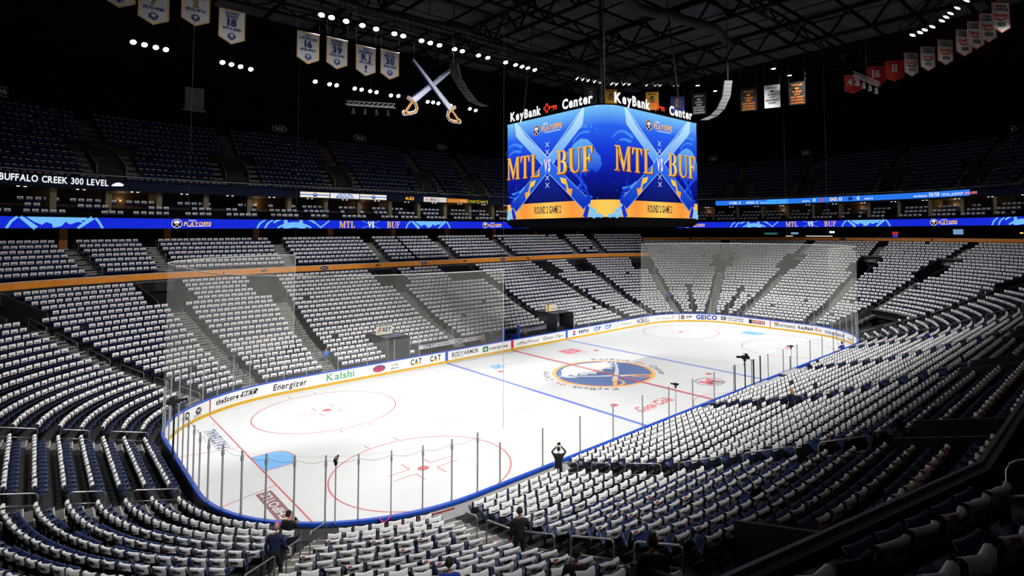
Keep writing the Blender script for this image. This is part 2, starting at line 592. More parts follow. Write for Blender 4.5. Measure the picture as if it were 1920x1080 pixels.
RED_I = flat(lin(206, 106, 112)); BLUE_I = flat(lin(104, 124, 212)); CREASE = flat(lin(120, 184, 240))
g = G().rect(-0.15, -B_+.05, 0.15, B_-.05)
put('center_line', g, ice_map(0, 0), RED_I, ice, 8)
for x in (-7.77, 7.77):
    put('blue_line', G().rect(-.15, -B_+.05, .15, B_-.05), ice_map(x, 0), BLUE_I, ice, 1)
for sx in (-1, 1):
    put('goal_line', G().rect(-.04, -11.15, .04, 11.15), ice_map(sx*27.13, 0), RED_I, ice, 2)
    cr = [(0, -1.22)]+[(-sx*(1.37+.0*k), -1.22) for k in (0,)]
    arc = [(-sx*(1.22+.62*math.cos(a)), 1.22*math.sin(a)) for a in np.linspace(-math.pi/2, math.pi/2, 16)]
    put('goal_crease', G().poly([(0, -1.22)]+arc+[(0, 1.22)]), ice_map(sx*27.13, 0), CREASE, ice, 1)
    put('crease_line', G().stroke([(0, -1.22)]+arc+[(0, 1.22)], .06), ice_map(sx*27.13, 0), RED_I, ice, 2)
    for sy in (-1, 1):
        put('trapezoid_line', G().stroke([(sx*27.13, sy*3.35), (sx*30.45, sy*4.27)], .06), ice_map(0, 0), RED_I, ice, 2)
        x, y = sx*21.03, sy*6.706
        g = G().ring(0, 0, 4.52, 4.60, 72)
        for q in (-1, 1):
            for e in (-.9, .9):
                g.rect(e-.03, q*4.60-(.6 if q < 0 else 0), e+.03, q*4.60+(.6 if q > 0 else 0))
        put('faceoff_circle', g, ice_map(x, y), RED_I, ice, 1)
        put('faceoff_spot', G().ell(0, 0, .30), ice_map(x, y), RED_I, ice, 1)
        g = G()
        for qx in (-1, 1):
            for qy in (-1, 1):
                g.rect(min(qx*.6, qx*1.8), qy*.36-.03, max(qx*.6, qx*1.8), qy*.36+.03)
                g.rect(qx*.6-.03, min(qy*.36, qy*1.26), qx*.6+.03, max(qy*.36, qy*1.26))
        put('faceoff_mark', g, ice_map(x, y), RED_I, ice, 1)
        put('neutral_spot', G().ell(0, 0, .30), ice_map(sx*6.1, sy*6.706), RED_I, ice, 1)
put('referee_crease', G().ring(0, 0, 3.0, 3.06, 32, 0, 180), ice_map(0, -B_+.05), RED_I, ice, 1)
GOLD_I = flat(lin(246, 176, 108)); NAVY_I = flat(lin(98, 122, 172)); WH_I = flat((0.70, 0.71, 0.72)); GREY_I = flat(lin(112, 114, 120))
crest('center_crest', 4.5, ice_map(0, 0), ice, (GOLD_I, NAVY_I, WH_I), 1)
def arc_text(t, a0, a1, r, h, m, keys=False):
    """text set clockwise on a circle round the centre spot"""
    g = G().text(t, 0, 0, h, 1, align='L', gap=.16)
    xs = [a for a, b in g.V]
    wd = max(xs)
    def fn(a, b):
        th = math.radians(a0+(a1-a0)*a/wd)
        return ((r+b)*math.cos(th), (r+b)*math.sin(th))
    put('ice_lettering', g.xf(fn), ice_map(0, 0), m, ice, 1)
for a in (0, 180):
    arc_text('KeyBank', 56+a, 13+a, 4.80, .62, GREY_I)
    g = key_shape(G(), 0, 0, .42)
    g.xf(lambda p, q: ((5.1+q)*math.cos(math.radians(a+3-p*11.0)), (5.1+q)*math.sin(math.radians(a+3-p*11.0))))
    put('ice_key_mark', g, ice_map(0, 0), RED_I, ice, 1)
    arc_text('Center', -15+a, -52+a, 4.80, .62, GREY_I)
put('ice_logo', G().rect(2.95, 7.5, 5.0, 9.2), ice_map(0, 0), flat(lin(222, 128, 138)), ice, 1)
put('ice_logo_mark', G().ring(3.98, 8.35, .55, .65, 32, sy=.6).ring(3.98, 8.4, .22, .30, 24, sy=1.4), ice_map(0, 0), WH_I, ice, 2)
put('ice_lettering', G().text('TOYOTA', 3.98, 6.75, .42, 1, w=2.3), ice_map(0, 0), flat(lin(165, 165, 168)), ice, 1)
put('ice_logo', G().poly([(-5.95, 7.7), (-4.75, 7.7), (-4.55, 9.1), (-5.75, 9.1)]), ice_map(0, 0), flat(lin(150, 190, 226)), ice, 1)
put('ice_logo_mark', G().stroke([(-5.6, 7.8), (-5.0, 8.4), (-4.8, 9.0)], .12).stroke([(-5.8, 8.6), (-5.2, 8.2)], .1), ice_map(0, 0), flat(lin(110, 160, 210)), ice, 2)
put('ice_lettering', G().text('HIGHMARK', -3.2, 8.35, .42, 0, w=2.6).text('BLUE CROSS', -3.3, 7.8, .24, 0, w=2.3), ice_map(0, 0), flat(lin(190, 196, 204)), ice, 1)
g = G().text('Coca', -4.95, -9.0, .85, 2, slant=.35, gap=.02, w=1.75).text('Cola', -2.9, -9.0, .85, 2, slant=.35, gap=.02, w=1.75)
g.stroke([(-6.0, -8.75), (-5.75, -9.1), (-5.3, -9.2), (-4.3, -9.12)], .12, .03).stroke([(-3.9, -8.3), (-3.2, -8.05), (-2.4, -8.1), (-1.9, -8.25)], .05, .10).rect(-4.05, -8.7, -3.85, -8.6)
put('ice_lettering', g, ice_map(0, 0), flat(lin(214, 122, 128)), ice, 1)
g = G().stroke([(2.75, -8.15), (3.2, -7.2), (4.0, -7.05), (4.85, -7.2), (5.25, -8.15), (4.85, -9.05), (4.0, -9.22), (3.2, -9.05), (2.75, -8.15)], .12)
put('ice_logo_frame', g, ice_map(0, 0), GREY_I, ice, 1)
put('ice_logo', G().text('M', 4.0, -8.75, 1.25, 2, w=1.6), ice_map(0, 0), flat(lin(222, 118, 128)), ice, 1)
put('ice_logo_mark', G().text('McKesson', 4.3, -9.0, .24, 1, w=1.1), ice_map(0, 0), GREY_I, ice, 2)
g = G().rect(-4.2, -.45, 4.2, .45)
ch = flat(lin(146, 98, 100))
put('ice_logo', G().rect(-2.05, -.34, 2.05, .34), ice_map(-27.82, -5.85, math.pi/2), ch, ice, 1)
put('ice_lettering', G().text('CHIPOTLE', .25, -.19, .38, 1, w=3.2), ice_map(-27.82, -5.85, math.pi/2), WH_I, ice, 2)
put('ice_logo_mark', G().ring(0, 0, .18, .32, 20), ice_map(-27.82, -8.2, math.pi/2), GREY_I, ice, 1)
put('ice_lettering', G().text('FASTENAL', 0, -.27, .56, 2, w=4.1, slant=.2), ice_map(-27.78, 5.85, math.pi/2), flat(lin(112, 116, 146)), ice, 1)
put('ice_lettering', G().text('NOBULL', 0, -.2, .36, 1, w=3.9, gap=.6), ice_map(27.95, -6.0, -math.pi/2), flat(lin(120, 120, 124)), ice, 1)
put('ice_lettering', G().text('BODYARMOR', 0, -.15, .3, 1, w=3.8), ice_map(27.9, 5.9, -math.pi/2), flat(lin(150, 152, 156)), ice, 1)

# --- tunnels through the lower bowl: (centre s, half width, first row, last row)
TUN = [(x, 1.3, 17, 21) for x in (LP-18.6, 19.9, BS[4]+AX-19.9, LP-5.3)]+[(BS[4]+AX+18.4, 1.0, 18, 21)]
TUN += [(x, 2.4, 17, 21) for x in (4.6, BS[4]+AX-4.6)]+[(BS[4]+AX+6.6, 1.1, 17, 21)]
TUN += [(x, 1.5, 17, 21) for x in (23.5, 27.2, 135.35, 131.55, 55.65, 51.9, 103.3, 107.3)]
TUN += [(31.55, 1.35, 18, 23), (35.05, 1.35, 18, 23), (44.5, 1.35, 18, 23), (47.5, 1.35, 18, 23), (49.4, 2.7, 0, 6)]
def in_tunnel(s, k, pad=0.0):
    for (c, hw, k0, k1) in TUN:
        if k0 <= k <= k1:
            d = row_d(k)
            dt = T_of(s % LP, d)-T_of(c % LP, d)
            L = tlen(d)[-1]
            dt = (dt+L/2) % L-L/2
            if abs(dt) < hw+pad:
                return True
    return False
edge = []
for (c, hw, k0, k1) in TUN:
    for q in (-1, 1):
        edge.append(S_of(T_of(c % LP, row_d((k0+k1)//2))+q*hw, row_d((k0+k1)//2)) % LP)
for ph in (51, 38):
    pass
edge += [AX+(90-51)/90*QA, BS[3]+51/90*QA, BS[5]+(90-38)/90*QA, BS[7]+38/90*QA]
BENCH = lambda s, k: (k < 2 and (s > LP-10.6 or s < 10.2)) or (k < 5 and LP-13.6 < s < LP-11.0) or (k < 4 and 6.6 < s < 10.4) \
    or (k < 1 and BS[4]+AX-9.6 < s < BS[4]+AX-.6) or (k < 1 and BS[4]+AX+18.1 < s < 107.3) or (k < 1 and 107.9 < s < 109.2)
ter = B()
ss_all = samples(0, LP, 1.2, edge)
for k in range(30):
    d0, d1, z, zp = row_d(k)-.50, row_d(k)+.35, row_f(k), (row_f(k-1) if k else .30)
    run = []
    for a, b in zip(ss_all[:-1], ss_all[1:]):
        m = (a+b)/2
        ok = not in_tunnel(m, k) and (k < (21 if is_near(m) else 22) or is_end(m))
        if ok:
            if not run: run = [a]
            run.append(b)
        if (not ok or b == ss_all[-1]) and run:
            ribbon_strip(ter, run, [(d0, zp), (d0, z), (d1, z)])
            run = []
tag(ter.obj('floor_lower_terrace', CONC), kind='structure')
# tunnels: floor, side walls, header, dark end
for i, (c, hw, k0, k1) in enumerate(TUN):
    t = B()
    z0, z1 = row_f(k0-1), row_f(k1)+.85
    da, db = row_d(k0)-.5, row_d(k1)+.65
    dm = row_d((k0+k1)//2)
    sA, sB = [S_of(T_of(c % LP, dm)+q*hw, dm) for q in (-1, 1)]
    ss = [sA, (sA+sB)/2, sB]
    ribbon_strip(t, ss, [(da, z0), (db, z0)])
    ribbon_strip(t, ss, [(db, z0), (db, z1)], 1)
    for s in (sA, sB):
        o = .09 if s == sA else -.09
        sb = S_of(T_of(s, dm)+o, dm)
        P = [(s, da, z0), (s, db, z0), (s, db, z1), (s, da, row_f(k0)+.85), (sb, da, z0), (sb, db, z0), (sb, db, z1), (sb, da, row_f(k0)+.85)]
        t.add([p3(*p) for p in P], [[0, 1, 2, 3], [4, 7, 6, 5], [3, 2, 6, 7], [0, 3, 7, 4], [1, 5, 6, 2]], 2)
    ribbon_strip(t, ss, [(db, z1-.05), (db-.12, z1-.05), (db-.12, z1+.03), (db, z1+.03)], 3)
    tag(t.obj('wall_tunnel', [CONC, BLACK, mat('tunnel_wall_paint', (0.05, 0.05, 0.055), .7, .2, 2), GREYW]), kind='structure')

# --- orange fascia between the tiers, its ledge and glass parapet (sides), fascia behind the end rows
def ranges(pred):
    out, run = [], []
    for a, b in zip(ss_all[:-1], ss_all[1:]):
        if pred((a+b)/2):
            if not run: run = [a]
            run.append(b)
        elif run:
            out.append(run); run = []
    if run: out.append(run)
    return out
_pc = np.array([-AX, -AY])
NEAR_LINE = [(21.95, -31.6), (5.0, -31.6), (-10.0, -31.6), (-25.15, -31.70), (-31.3, -30.25)]+[tuple(_pc+27.5*np.array([-math.sin(math.radians(q)), -math.cos(math.radians(q))])) for q in (33, 46)]
for run in ranges(lambda s: not is_end(s)):
    # facet the corners of the fascia
    t = B()
    fac = [s for s in run if corner_phi(s)[0] is None]
    for bi in (1, 3, 5, 7):
        for q in range(0, 8):
            s = BS[bi]+QA*((8.8+12.9*q)/90 if bi == 5 else q/7)
            if run[0]-1e-6 <= s <= run[-1]+1e-6: fac.append(s)
    fac = sorted(set(fac+[run[0], run[-1]]))
    if not is_near((run[0]+run[-1])/2):
        ribbon_strip(t, fac, [(19.15, 6.9), (19.15, 6.96), (19.5, 6.96), (19.5, 8.0), (19.42, 8.0)], 1)
        ribbon_strip(t, fac, [(19.42, 8.0), (19.42, 8.55)], 0)
        ribbon_strip(t, fac, [(19.42, 8.55), (19.40, 8.57), (19.40, 8.61), (19.62, 8.61), (19.62, 7.9)], 2)
        ribbon_strip(t, fac, [(19.62, 8.0), (20.36, 8.0)], 1)
    else:
        NP = np.array(NEAR_LINE, float)
        tn = np.diff(NP, axis=0); tn /= np.linalg.norm(tn, axis=1)[:, None]
        no = np.array([[-q[1], q[0]] for q in tn])          # away from the ice
        vn = [no[0]]+[(u+v)/(1+u@v) for u, v in zip(no[:-1], no[1:])]+[no[-1]]
        def strip2(prof, m):
            V = [(*(c+n_*d_), z) for c, n_ in zip(NP, vn) for d_, z in prof]
            k_ = len(prof)
            t.add(V, [[i*k_+j, i*k_+j+1, (i+1)*k_+j+1, (i+1)*k_+j] for i in range(len(NP)-1) for j in range(k_-1)], m)
        strip2([(-.02, 6.4), (-.02, 8.0)], 1)
        strip2([(-.02, 8.0), (-.02, 8.55)], 0)
        strip2([(-.02, 8.55), (-.05, 8.57), (-.05, 8.66), (.03, 8.68), (.05, 8.61), (.13, 8.60)], 2)
        strip2([(.13, 8.60), (.14, 8.0)], 1)
        strip2([(.14, 8.1), (1.1, 8.1)], 1)
    tag(t.obj('wall_tier_fascia', [ORANGE, CONC, mat('ledge_grey', (0.10, 0.115, 0.12), .5, .1, 2) if is_near((run[0]+run[-1])/2) else mat('ledge_white', (0.6, 0.6, 0.58), .5, .06, 2)]), kind='structure')
for run in ranges(is_end):
    t = B()
    ribbon_strip(t, run, [(26.8, 10.2), (27.2, 10.2), (27.2, 10.62)], 1)
    ribbon_strip(t, run, [(27.2, 10.62), (27.2, 11.08)], 0)
    ribbon_strip(t, run, [(27.2, 11.08), (27.15, 11.08), (27.15, 11.13), (27.4, 11.13), (27.4, 10.2), (31.5, 10.2)], 2)
    ribbon_strip(t, run, [(31.5, 10.2), (31.5, 12.83)], 1)
    tag(t.obj('wall_end_fascia', [mat('orange_fascia_end', (0.80, 0.25, 0.02), .55, .06, 2), WALLK, GREYW]), kind='structure')

# --- club tier
CLUB_AISLES = [5.9, 16.1, 24.0, LP-15.2, LP-4.1, LP-23.3, BS[7]+70/90*QA, BS[7]+53/90*QA, AX+(90-67)/90*QA, BS[4]+AX-16.1, BS[4]+AX-5.9, BS[4]+AX+4.1, BS[4]+AX+15.2, BS[4]+AX+23.3, BS[5]+24/90*QA, BS[5]+40/90*QA]
for run in ranges(lambda s: not is_end(s)):
    t = B()
    for j in range(7):
        d0, d1 = club_d(j)-.55-(NEAR_IN if is_near((run[0]+run[-1])/2) else 0), club_d(j)+.40-(NEAR_IN if is_near((run[0]+run[-1])/2) else 0)
        up = NEAR_UP if is_near((run[0]+run[-1])/2) else 0
        ribbon_strip(t, run, [(d0, (club_f(j-1) if j else 8.0)+up), (d0, club_f(j)+up), (d1, club_f(j)+up)])
    ribbon_strip(t, run, [(club_d(6)+.4-(NEAR_IN if up else 0), club_f(6)+up), (27.8, club_f(6)+up), (27.8, 12.83+up*2)], 1)
    for s in (run[0], run[-1]):
        t.add([p3(s, 19.42, 6.9), p3(s, 27.8, 6.9), p3(s, 27.8, 12.0), p3(s, 26.8, 12.0), p3(s, 19.42, 8.7)], [[0, 1, 2, 3, 4]], 2)
    tag(t.obj('floor_club_terrace', [CONC, WALLK, GREYW]), kind='structure')
PILL = mat('orange_pillar', (0.30, 0.075, 0.012), .6, .15, 3)
for i in range(-4, 5):
    x = 8.6*i
    s = S_of(x, 27.3) if x >= 0 else S_of(tlen(27.3)[-1]+x, 27.3)
    if is_end(s): continue
    b = B()
    p, n = pt(s, 27.3)
    t_ = np.array([n[1], -n[0]])
    fr = lambda v: np.array([*(p+t_*v[0]+n*v[1]), v[2]])
    b.box(-.32, .32, -.3, .3, 10.8, 12.85, 0, fr)
    b.box(-.38, .38, -.36, .36, 10.8, 11.0, 0, fr)
    tag(b.obj('trim_pillar', PILL), kind='structure')

# --- suite ring: slab, parapet, seating steps, back wall, ceiling; upper fascia and upper deck
su = B()
sr = samples(IN_S0, IN_S1, 1.2)
ribbon_strip(su, sr, [(31.6, 12.83), (24.16, 12.83), (24.16, 13.86), (24.4, 13.86), (24.4, 13.3)], 0)
for j in range(3):
    d0 = suite_d(j)-.45
    ribbon_strip(su, sr, [(d0, suite_f(j-1) if j else 13.3), (d0, suite_f(j)), (d0+.9, suite_f(j))], 0)
ribbon_strip(su, sr, [(suite_d(2)+.45, suite_f(2)), (29.6, suite_f(2)), (29.6, 16.55)], 1)
ribbon_strip(su, sr, [(29.6, 16.55), (24.6, 16.55)], 1)
ribbon_strip(su, sr, [(24.6, 16.55), (24.6, 17.42), (24.75, 17.42), (24.75, 17.05), (25.55, 17.05)], 2)
tag(su.obj('wall_suite_ring', [WALLK, mat('suite_wall', (0.035, 0.022, 0.016), .7, .3, 1.5), WALLN]), kind='structure')
ud = B()
for j in range(13):
    d0 = up_d(j)-.45
    ribbon_strip(ud, sr, [(d0, up_f(j-1) if j else 17.05), (d0, up_f(j)), (d0+.8, up_f(j))], 0)
tag(ud.obj('floor_upper_terrace', CONC), kind='structure')
uw = B()
ribbon_strip(uw, sr, [(36.35, up_f(12)), (37.0, up_f(12)), (37.0, 30.5), (34.0, 33.0), (30.0, 36.5)], 0)
tag(uw.obj('wall_upper', WALLK), kind='structure')

# ------------------------------------------------------------------ roof
ROOF = mat('roof_deck_panel', (0.06, 0.06, 0.066), .9, .25, .5, spec=.05)
cl = B()
ribbon_strip(cl, samples(0, LP, 3), [(40, 36.9), (30.0, 36.9), (-12.9, 38.2)])
ceil = cl.obj('ceiling', WALLK)
tag(ceil, kind='structure')
pb = B().box(-2.35, 2.35, -2.1, 2.1, -.06, .06)
pm = None
for i in range(-9, 10):
    for j in range(-5, 9):
        x, y = 5.2*i, 4.7*j
        dd = max(abs(x)-40, abs(y)-36)
        if dd > 0: continue
        if pm is None:
            o = pb.obj('roof_panel', ROOF, ceil); pm = o.data
        else:
            o = bpy.data.objects.new('roof_panel', pm); COL.objects.link(o); o.parent = ceil
        o.location = (x, y, 36.55+.02*((i*7+j*3) % 5))
TRUSS = mat('truss_black', (0.005, 0.005, 0.006), .8, spec=.08)
def truss(name, p0, p1, depth, label, n=10, r=.11):
    b = B()
    p0, p1 = np.array(p0, float), np.array(p1, float)
    dz = np.array([0, 0, -depth])
    b.tube([p0, p1], r*1.5, 6); b.tube([p0+dz, p1+dz], r*1.5, 6)
    w_ = B()
    for i in range(n):
        a, c = p0+(p1-p0)*i/n, p0+(p1-p0)*(i+1)/n
        w_.tube([a, (a+c)/2+dz], r, 5); w_.tube([(a+c)/2+dz, c], r, 5)
    e = empty(name, tuple((p0+p1)/2))
    for nm, m in (('chord', b), ('web', w_)):
        m.V = [tuple(np.array(v)-(p0+p1)/2) for v in m.V]
        m.obj(nm, TRUSS, e)
    tag(e, kind='structure')
    return e
for i, x in enumerate((-39, -26, -13, 0, 13, 26, 39)):
    truss('ceiling_truss', (x, -34, 36.2), (x, 36, 36.2), 2.6, '', 16, .14)
for y in (-24, -8, 8, 24):
    truss('ceiling_truss', (-44, y, 34.6), (44, y, 34.6), 1.0, '', 22, .10)
# wide dark ducts under the roof
for (y, x0, x1, r) in ((16.5, -30, 22, .55), (-2.0, -26, 20, .5)):
    b = B()
    b.tube([(x, y+.9*math.sin(x*.35), 33.4+.15*math.sin(x)) for x in np.linspace(x0, x1, 24)], r, 10)
    d = b.obj('duct', mat('duct_black', (0.015, 0.015, 0.016), .7), None, True)
    tag(d, 'wide black air duct under the roof ' + ('over the far boards' if y > 0 else 'above the middle of the ice'), 'duct')

# ------------------------------------------------------------------ dasher boards
boards = empty('dasher_boards', (0, 0, 0))
tag(boards, 'white dasher boards with blue cap and yellow kick plate round the ice', 'rink boards')
NB = 66
for i in range(NB):
    s0, s1 = LP*i/NB+.006, LP*(i+1)/NB-.006
    b = B()
    ss = samples(s0, s1, .22)
    ribbon_strip(b, ss, [(0.012, 0.0), (0.0, 0.0), (0.0, 1.05), (0.13, 1.05)], 0)
    ribbon_strip(b, ss, [(0.13, 1.05), (0.13, 0.0)], 1)
    for s in (s0, s1):
        b.add([p3(s, 0, 0), p3(s, .13, 0), p3(s, .13, 1.05), p3(s, 0, 1.05)], [[0, 1, 2, 3]], 0)
    mid = (s0+s1)/2
    dark = BS[5]+2.5 < mid < BS[8]
    b.obj('board_panel', [WHITE, mat('board_back_dark', (0.16, 0.165, 0.175), .7, .15, 2) if dark else mat('board_back_white', (0.62, 0.62, 0.61), .6, .08, 2)], boards)
for q in range(4):
    ss = samples(LP*q/4, LP*(q+1)/4, .22)
    b = B()
    ribbon_strip(b, ss, [(-.012, 0.0), (-.012, .21), (.0, .21)], 0)
    b.obj('kick_plate', YELLOW, boards)
    b = B()
    ribbon_strip(b, ss, [(-.02, 1.04), (-.02, 1.09), (.02, 1.12), (.15, 1.12), (.17, 1.09), (.17, 0.98)], 0)
    b.obj('cap_rail', BLUECAP, boards)
def ad(s, txt=None, z=.36, h=.5, w=None, col=(0.01, 0.01, 0.012), bold=1, slant=0, nm='lettering', g=None, layer=1):
    if g is not None: z = 0
    gg = g if g is not None else G().text(txt, 0, 0, h, bold, slant=slant, w=w)
    return put(nm, gg, board_map(s, 0, z), flat(col), boards, layer)
K = (0.01, 0.01, 0.012)
for s, c, m in ((LP-7.77, .16, BLUECAP), (7.77, .16, BLUECAP), (0, .16, flat(lin(200, 20, 30))), (LP-27.48, .05, flat(lin(170, 40, 50))), (27.47, .04, flat(K)), (39.9, .05, flat(lin(190, 30, 40))), (48.5, .04, flat(lin(190, 30, 40)))):
    put('board_stripe', G().rect(-c, .22 if c > .1 else .0, c, 1.04), board_map(s, 0, 0), m, boards, 1)
ad(LP-29.6, 'D', .45, .42, None, K, 2)
ad(LP-28.5, g=scan([(.27*math.cos(q*.2618), .63+.22*math.sin(q*.2618)) for q in range(24)], .05)); ad(LP-28.5, 'TNT', .55, .17, .38, (.8, .8, .8), 2, layer=2); ad(LP-28.6, 'SPORTS', .28, .15, .72, K, 0)
ad(LP-26.1, 'theScore', .52, .32, 1.75, K, 2, .15)
ad(LP-24.45, g=scan([(-.62, .52), (.55, .52), (.65, .88), (-.52, .88)], .1)); ad(LP-24.45, 'BET', .58, .24, .95, (.8, .8, .8), 1, .2, layer=2)
ad(LP-25.3, 'MUST BE 19 OR OLDER PLAY RESPONSIBLY', .36, .06, 2.6, (.2, .2, .2), 0)
ad(LP-21.5, 'Energizer', .42, .44, 2.45, K, 1, .18)
ad(LP-17.65, 'Kalshi', .38, .56, 2.25, lin(70, 165, 110), 1)
ad(LP-14.38, g=G().ell(0, .63, .62, .32, 28), col=lin(30, 40, 110)); ad(LP-14.38, 'Jersey', .66, .2, .85, lin(225, 40, 50), 1, layer=2)
ad(LP-14.38, 'MIKES', .40, .22, .8, lin(225, 40, 50), 2, layer=2); ad(LP-14.38, g=G().ring(0, .63, .55, .60, 28, sy=.5), col=(.8, .8, .8), layer=2)
ad(LP-12.95, 'a sub', .66, .19, .6, K, 1); ad(LP-12.95, 'above', .36, .19, .72, K, 1)
for s in (LP-10.9, LP-8.95):
    ad(s, 'CAT', .42, .46, 1.1, K, 2); ad(s, g=G().poly([(-.28, .36), (.28, .36), (0, .60)]), col=lin(240, 180, 20), layer=2)
ad(LP-5.7, 'BODYARMOR', .48, .38, 3.0, K, 1); ad(LP-6.5, 'SPORTS DRINK', .34, .08, 1.2, K, 0)
ad(LP-3.35, g=G().rect(-.33, .36, .33, .92), col=lin(20, 130, 70)); ad(LP-3.35, 'e', .5, .3, None, (.8, .8, .8), 2, layer=2)
ad(LP-1.75, 'nterprise', .48, .30, 2.3, K, 1)
ad(2.35, 'MassMutual', .46, .30, 2.5, K, 0); ad(.85, g=G().ell(-.2, .5, .05).ell(0, .5, .05).ell(.2, .5, .05).ell(-.1, .62, .05).ell(.1, .62, .05))
ad(5.7, 'Great Clips', .46, .36, 2.9, K, 0)
ad(8.95, g=G().ell(0, .63, .27, .27, 24), col=lin(20, 60, 150)); ad(8.95, g=G().ring(0, .63, 0.06, .26, 16, 20, 160), col=lin(210, 30, 45), layer=2); ad(8.95, g=G().rect(-.26, .58, .26, .68), col=(.8, .8, .8), layer=3)
ad(10.5, 'PEPSI', .46, .34, 1.6, K, 2)
for s in (12.8, 14.7):
    ad(s, g=G().poly([(-.62, .38), (.25, .38), (.75, .88), (-.62, .88)]), col=lin(20, 100, 200)); ad(s-.15, 'SAP', .45, .34, .8, (.8, .8, .8), 2, layer=2)
ad(16.35, g=G().stroke([(-.2, .4), (-.2, .8), (.2, .9), (.2, .35), (-.2, .45), (.2, .62)], .06)); ad(18.1, 'Polymarket', .48, .30, 2.4, K, 0)
ad(21.5, 'NOBULL', .36, .56, 2.5, K, 1)
ad(25.1, 'AstraZeneca', .48, .26, 2.3, lin(110, 50, 90), 0); ad(26.55, g=G().stroke([(0, .4), (.2, .6), (-.1, .8), (0, .95)], .09).stroke([(-.15, .5), (.1, .75)], .08), col=lin(235, 130, 50))
ad(27.95, g=G().rect(-.22, .36, .22, .88), col=K); ad(27.95, 'S', .46, .3, None, (.8, .8, .8), 1, layer=2); ad(28.8, 'APP', .5, .28, .9, K, 2, .2)
ad(31.15, 'GEICO', .36, .54, 2.8, lin(20, 40, 150), 2)
ad(33.4, g=G().rect(-.35, .40, .35, .86, 8), col=lin(20, 30, 50)); ad(33.4, 'NCL', .5, .24, .5, (.8, .8, .8), 1, layer=2)
ad(35.1, 'NORWEGIAN', .64, .2, 2.3, lin(40, 50, 70), 1); ad(35.1, 'CRUISE LINE', .38, .16, 2.2, lin(40, 50, 70), 1)
ad(37.2, g=G().rect(-.22, .38, .22, .88), col=K); ad(38.35, g=G().rect(-.85, .42, .85, .84), col=lin(160, 35, 40)); ad(38.35, 'CHIPOTLE', .53, .22, 1.5, (.8, .8, .8), 1, layer=2)
ad(41.8, 'DRAFTKINGS', .44, .30, 2.6, lin(40, 60, 40), 1); ad(40.7, g=G().poly([(-.3, .72), (.3, .72), (.35, .95), (.1, .82), (0, .98), (-.1, .82), (-.35, .95)]), col=lin(225, 120, 40))
ad(44.4, 'KeyBank', .46, .34, 1.9, K, 2); ad(45.6, g=key_shape(G(), .1, .62, .34), col=lin(200, 30, 40))
ad(48.4, 'ticketmaster', .42, .40, 3.2, lin(20, 60, 160), 1, .1)
ad(51.1, 'Roswell', .38, .2, 1.0, lin(60, 60, 80), 1)
for s in (BS[6]+4.4, BS[6]+8.0):
    ad(s, 'FASTENAL', .4, .4, 2.6, K, 2)
# writing on the outside of the near boards
put('lettering', G().text('Coca-Cola', 0, 0, .26, 1, slant=.3, w=1.2), lambda a, b, l: p3(104.6-a, .135+.004*l, .62+b), flat(lin(180, 30, 36)), boards, 1)
put('board_stripe', G().rect(-1.6, .80, 1.6, .86, 6), lambda a, b, l: p3(104.2-a, .135+.004*l, b), flat(lin(170, 30, 36)), boards, 1)

# ------------------------------------------------------------------ glass on the boards
glass = empty('rink_glass', (0, 0, 0))
tag(glass, 'clear protective glass panes on steel posts standing on the rink boards', 'glass')
def tall(s):
    ph, i = corner_phi(s)
    return ph is not None or i in (2, 6)
posts = []
for x in np.arange(-20.75, 22, 2.52):
    posts += [BS[4]+AX-x]
for x in np.arange(-20.3, 22, 2.44):
    posts += [x % LP]
for i in (1, 3, 5, 7):
    posts += [BS[i]+QA*q/11 for q in range(0, 12)]
for i in (2, 6):
    posts += [BS[i]+2*AY*q/7 for q in range(1, 7)]
posts = sorted(set(round(p % LP, 4) for p in posts))
gap_far = lambda s: s > LP-10.0 or s < 8.2           # players' benches: no glass in front
for i, s in enumerate(posts):
    nx = posts[(i+1) % len(posts)]
    if nx < s: nx += LP
    m = (s+nx)/2
    if not gap_far(s) or not gap_far(m):
        top = 3.66 if tall(s) else 2.92
        p, n = pt(s, .07)
        b = B()
        near = BS[4] < s < BS[7]
        w_ = .024 if near else .013
        t_ = np.array([n[1], -n[0]])
        fr = lambda v: np.array([*(p+t_*v[0]+n*v[1]), v[2]])
        b.box(-w_, w_, -.03, .03, 1.1, top, 0, fr)
        if near and tall(s):
            b.box(-w_*1.7, w_*1.7, -.045, .045, top-.42, top-.24, 0, fr)
        b.box(-w_*1.3, w_*1.3, -.04, .04, 1.1, 1.2, 0, fr)
        b.obj('glass_post', ALU, glass)
    if gap_far(m) or nx-s > 4 or BS[4]+AX+2.4 > m > BS[4]+AX+5.5:
        continue
    top = 3.62 if tall(m) else 2.88
    b = B()
    e = .015
    P = [p3(s+e, .06, 1.12), p3(nx-e, .06, 1.12), p3(nx-e, .06, top), p3(s+e, .06, top)]
    Q = [p3(s+e, .075, 1.12), p3(nx-e, .075, 1.12), p3(nx-e, .075, top), p3(s+e, .075, top)]
    b.add(P+Q, [[0, 1, 2, 3]])
    b.V = b.V[:4]
    b.obj('glass_pane', GLASS, glass)
# thick dark stanchions and low panes at the near scorer's box
for x, h, r in ((-.9, 3.05, .035), (1.7, 3.0, .06), (2.7, 3.1, .05), (7.6, 2.3, .035)):
    b = B(); b.tube([(x, -13.3, 1.0), (x, -13.3, h)], r, 6); b.obj('glass_post', DARKPOST, glass)
# wire along the end glass
wires = B()
ew = [s for s in posts if BS[5] <= s <= BS[6]+4]
for a, b_ in zip(ew[:-1], ew[1:]):
    wires.tube([p3(a+(b_-a)*q/6, -.05, 3.42-.12*math.sin(math.pi*q/6)) for q in range(7)], .006, 4)
wires.obj('wire', DARKPOST, glass)

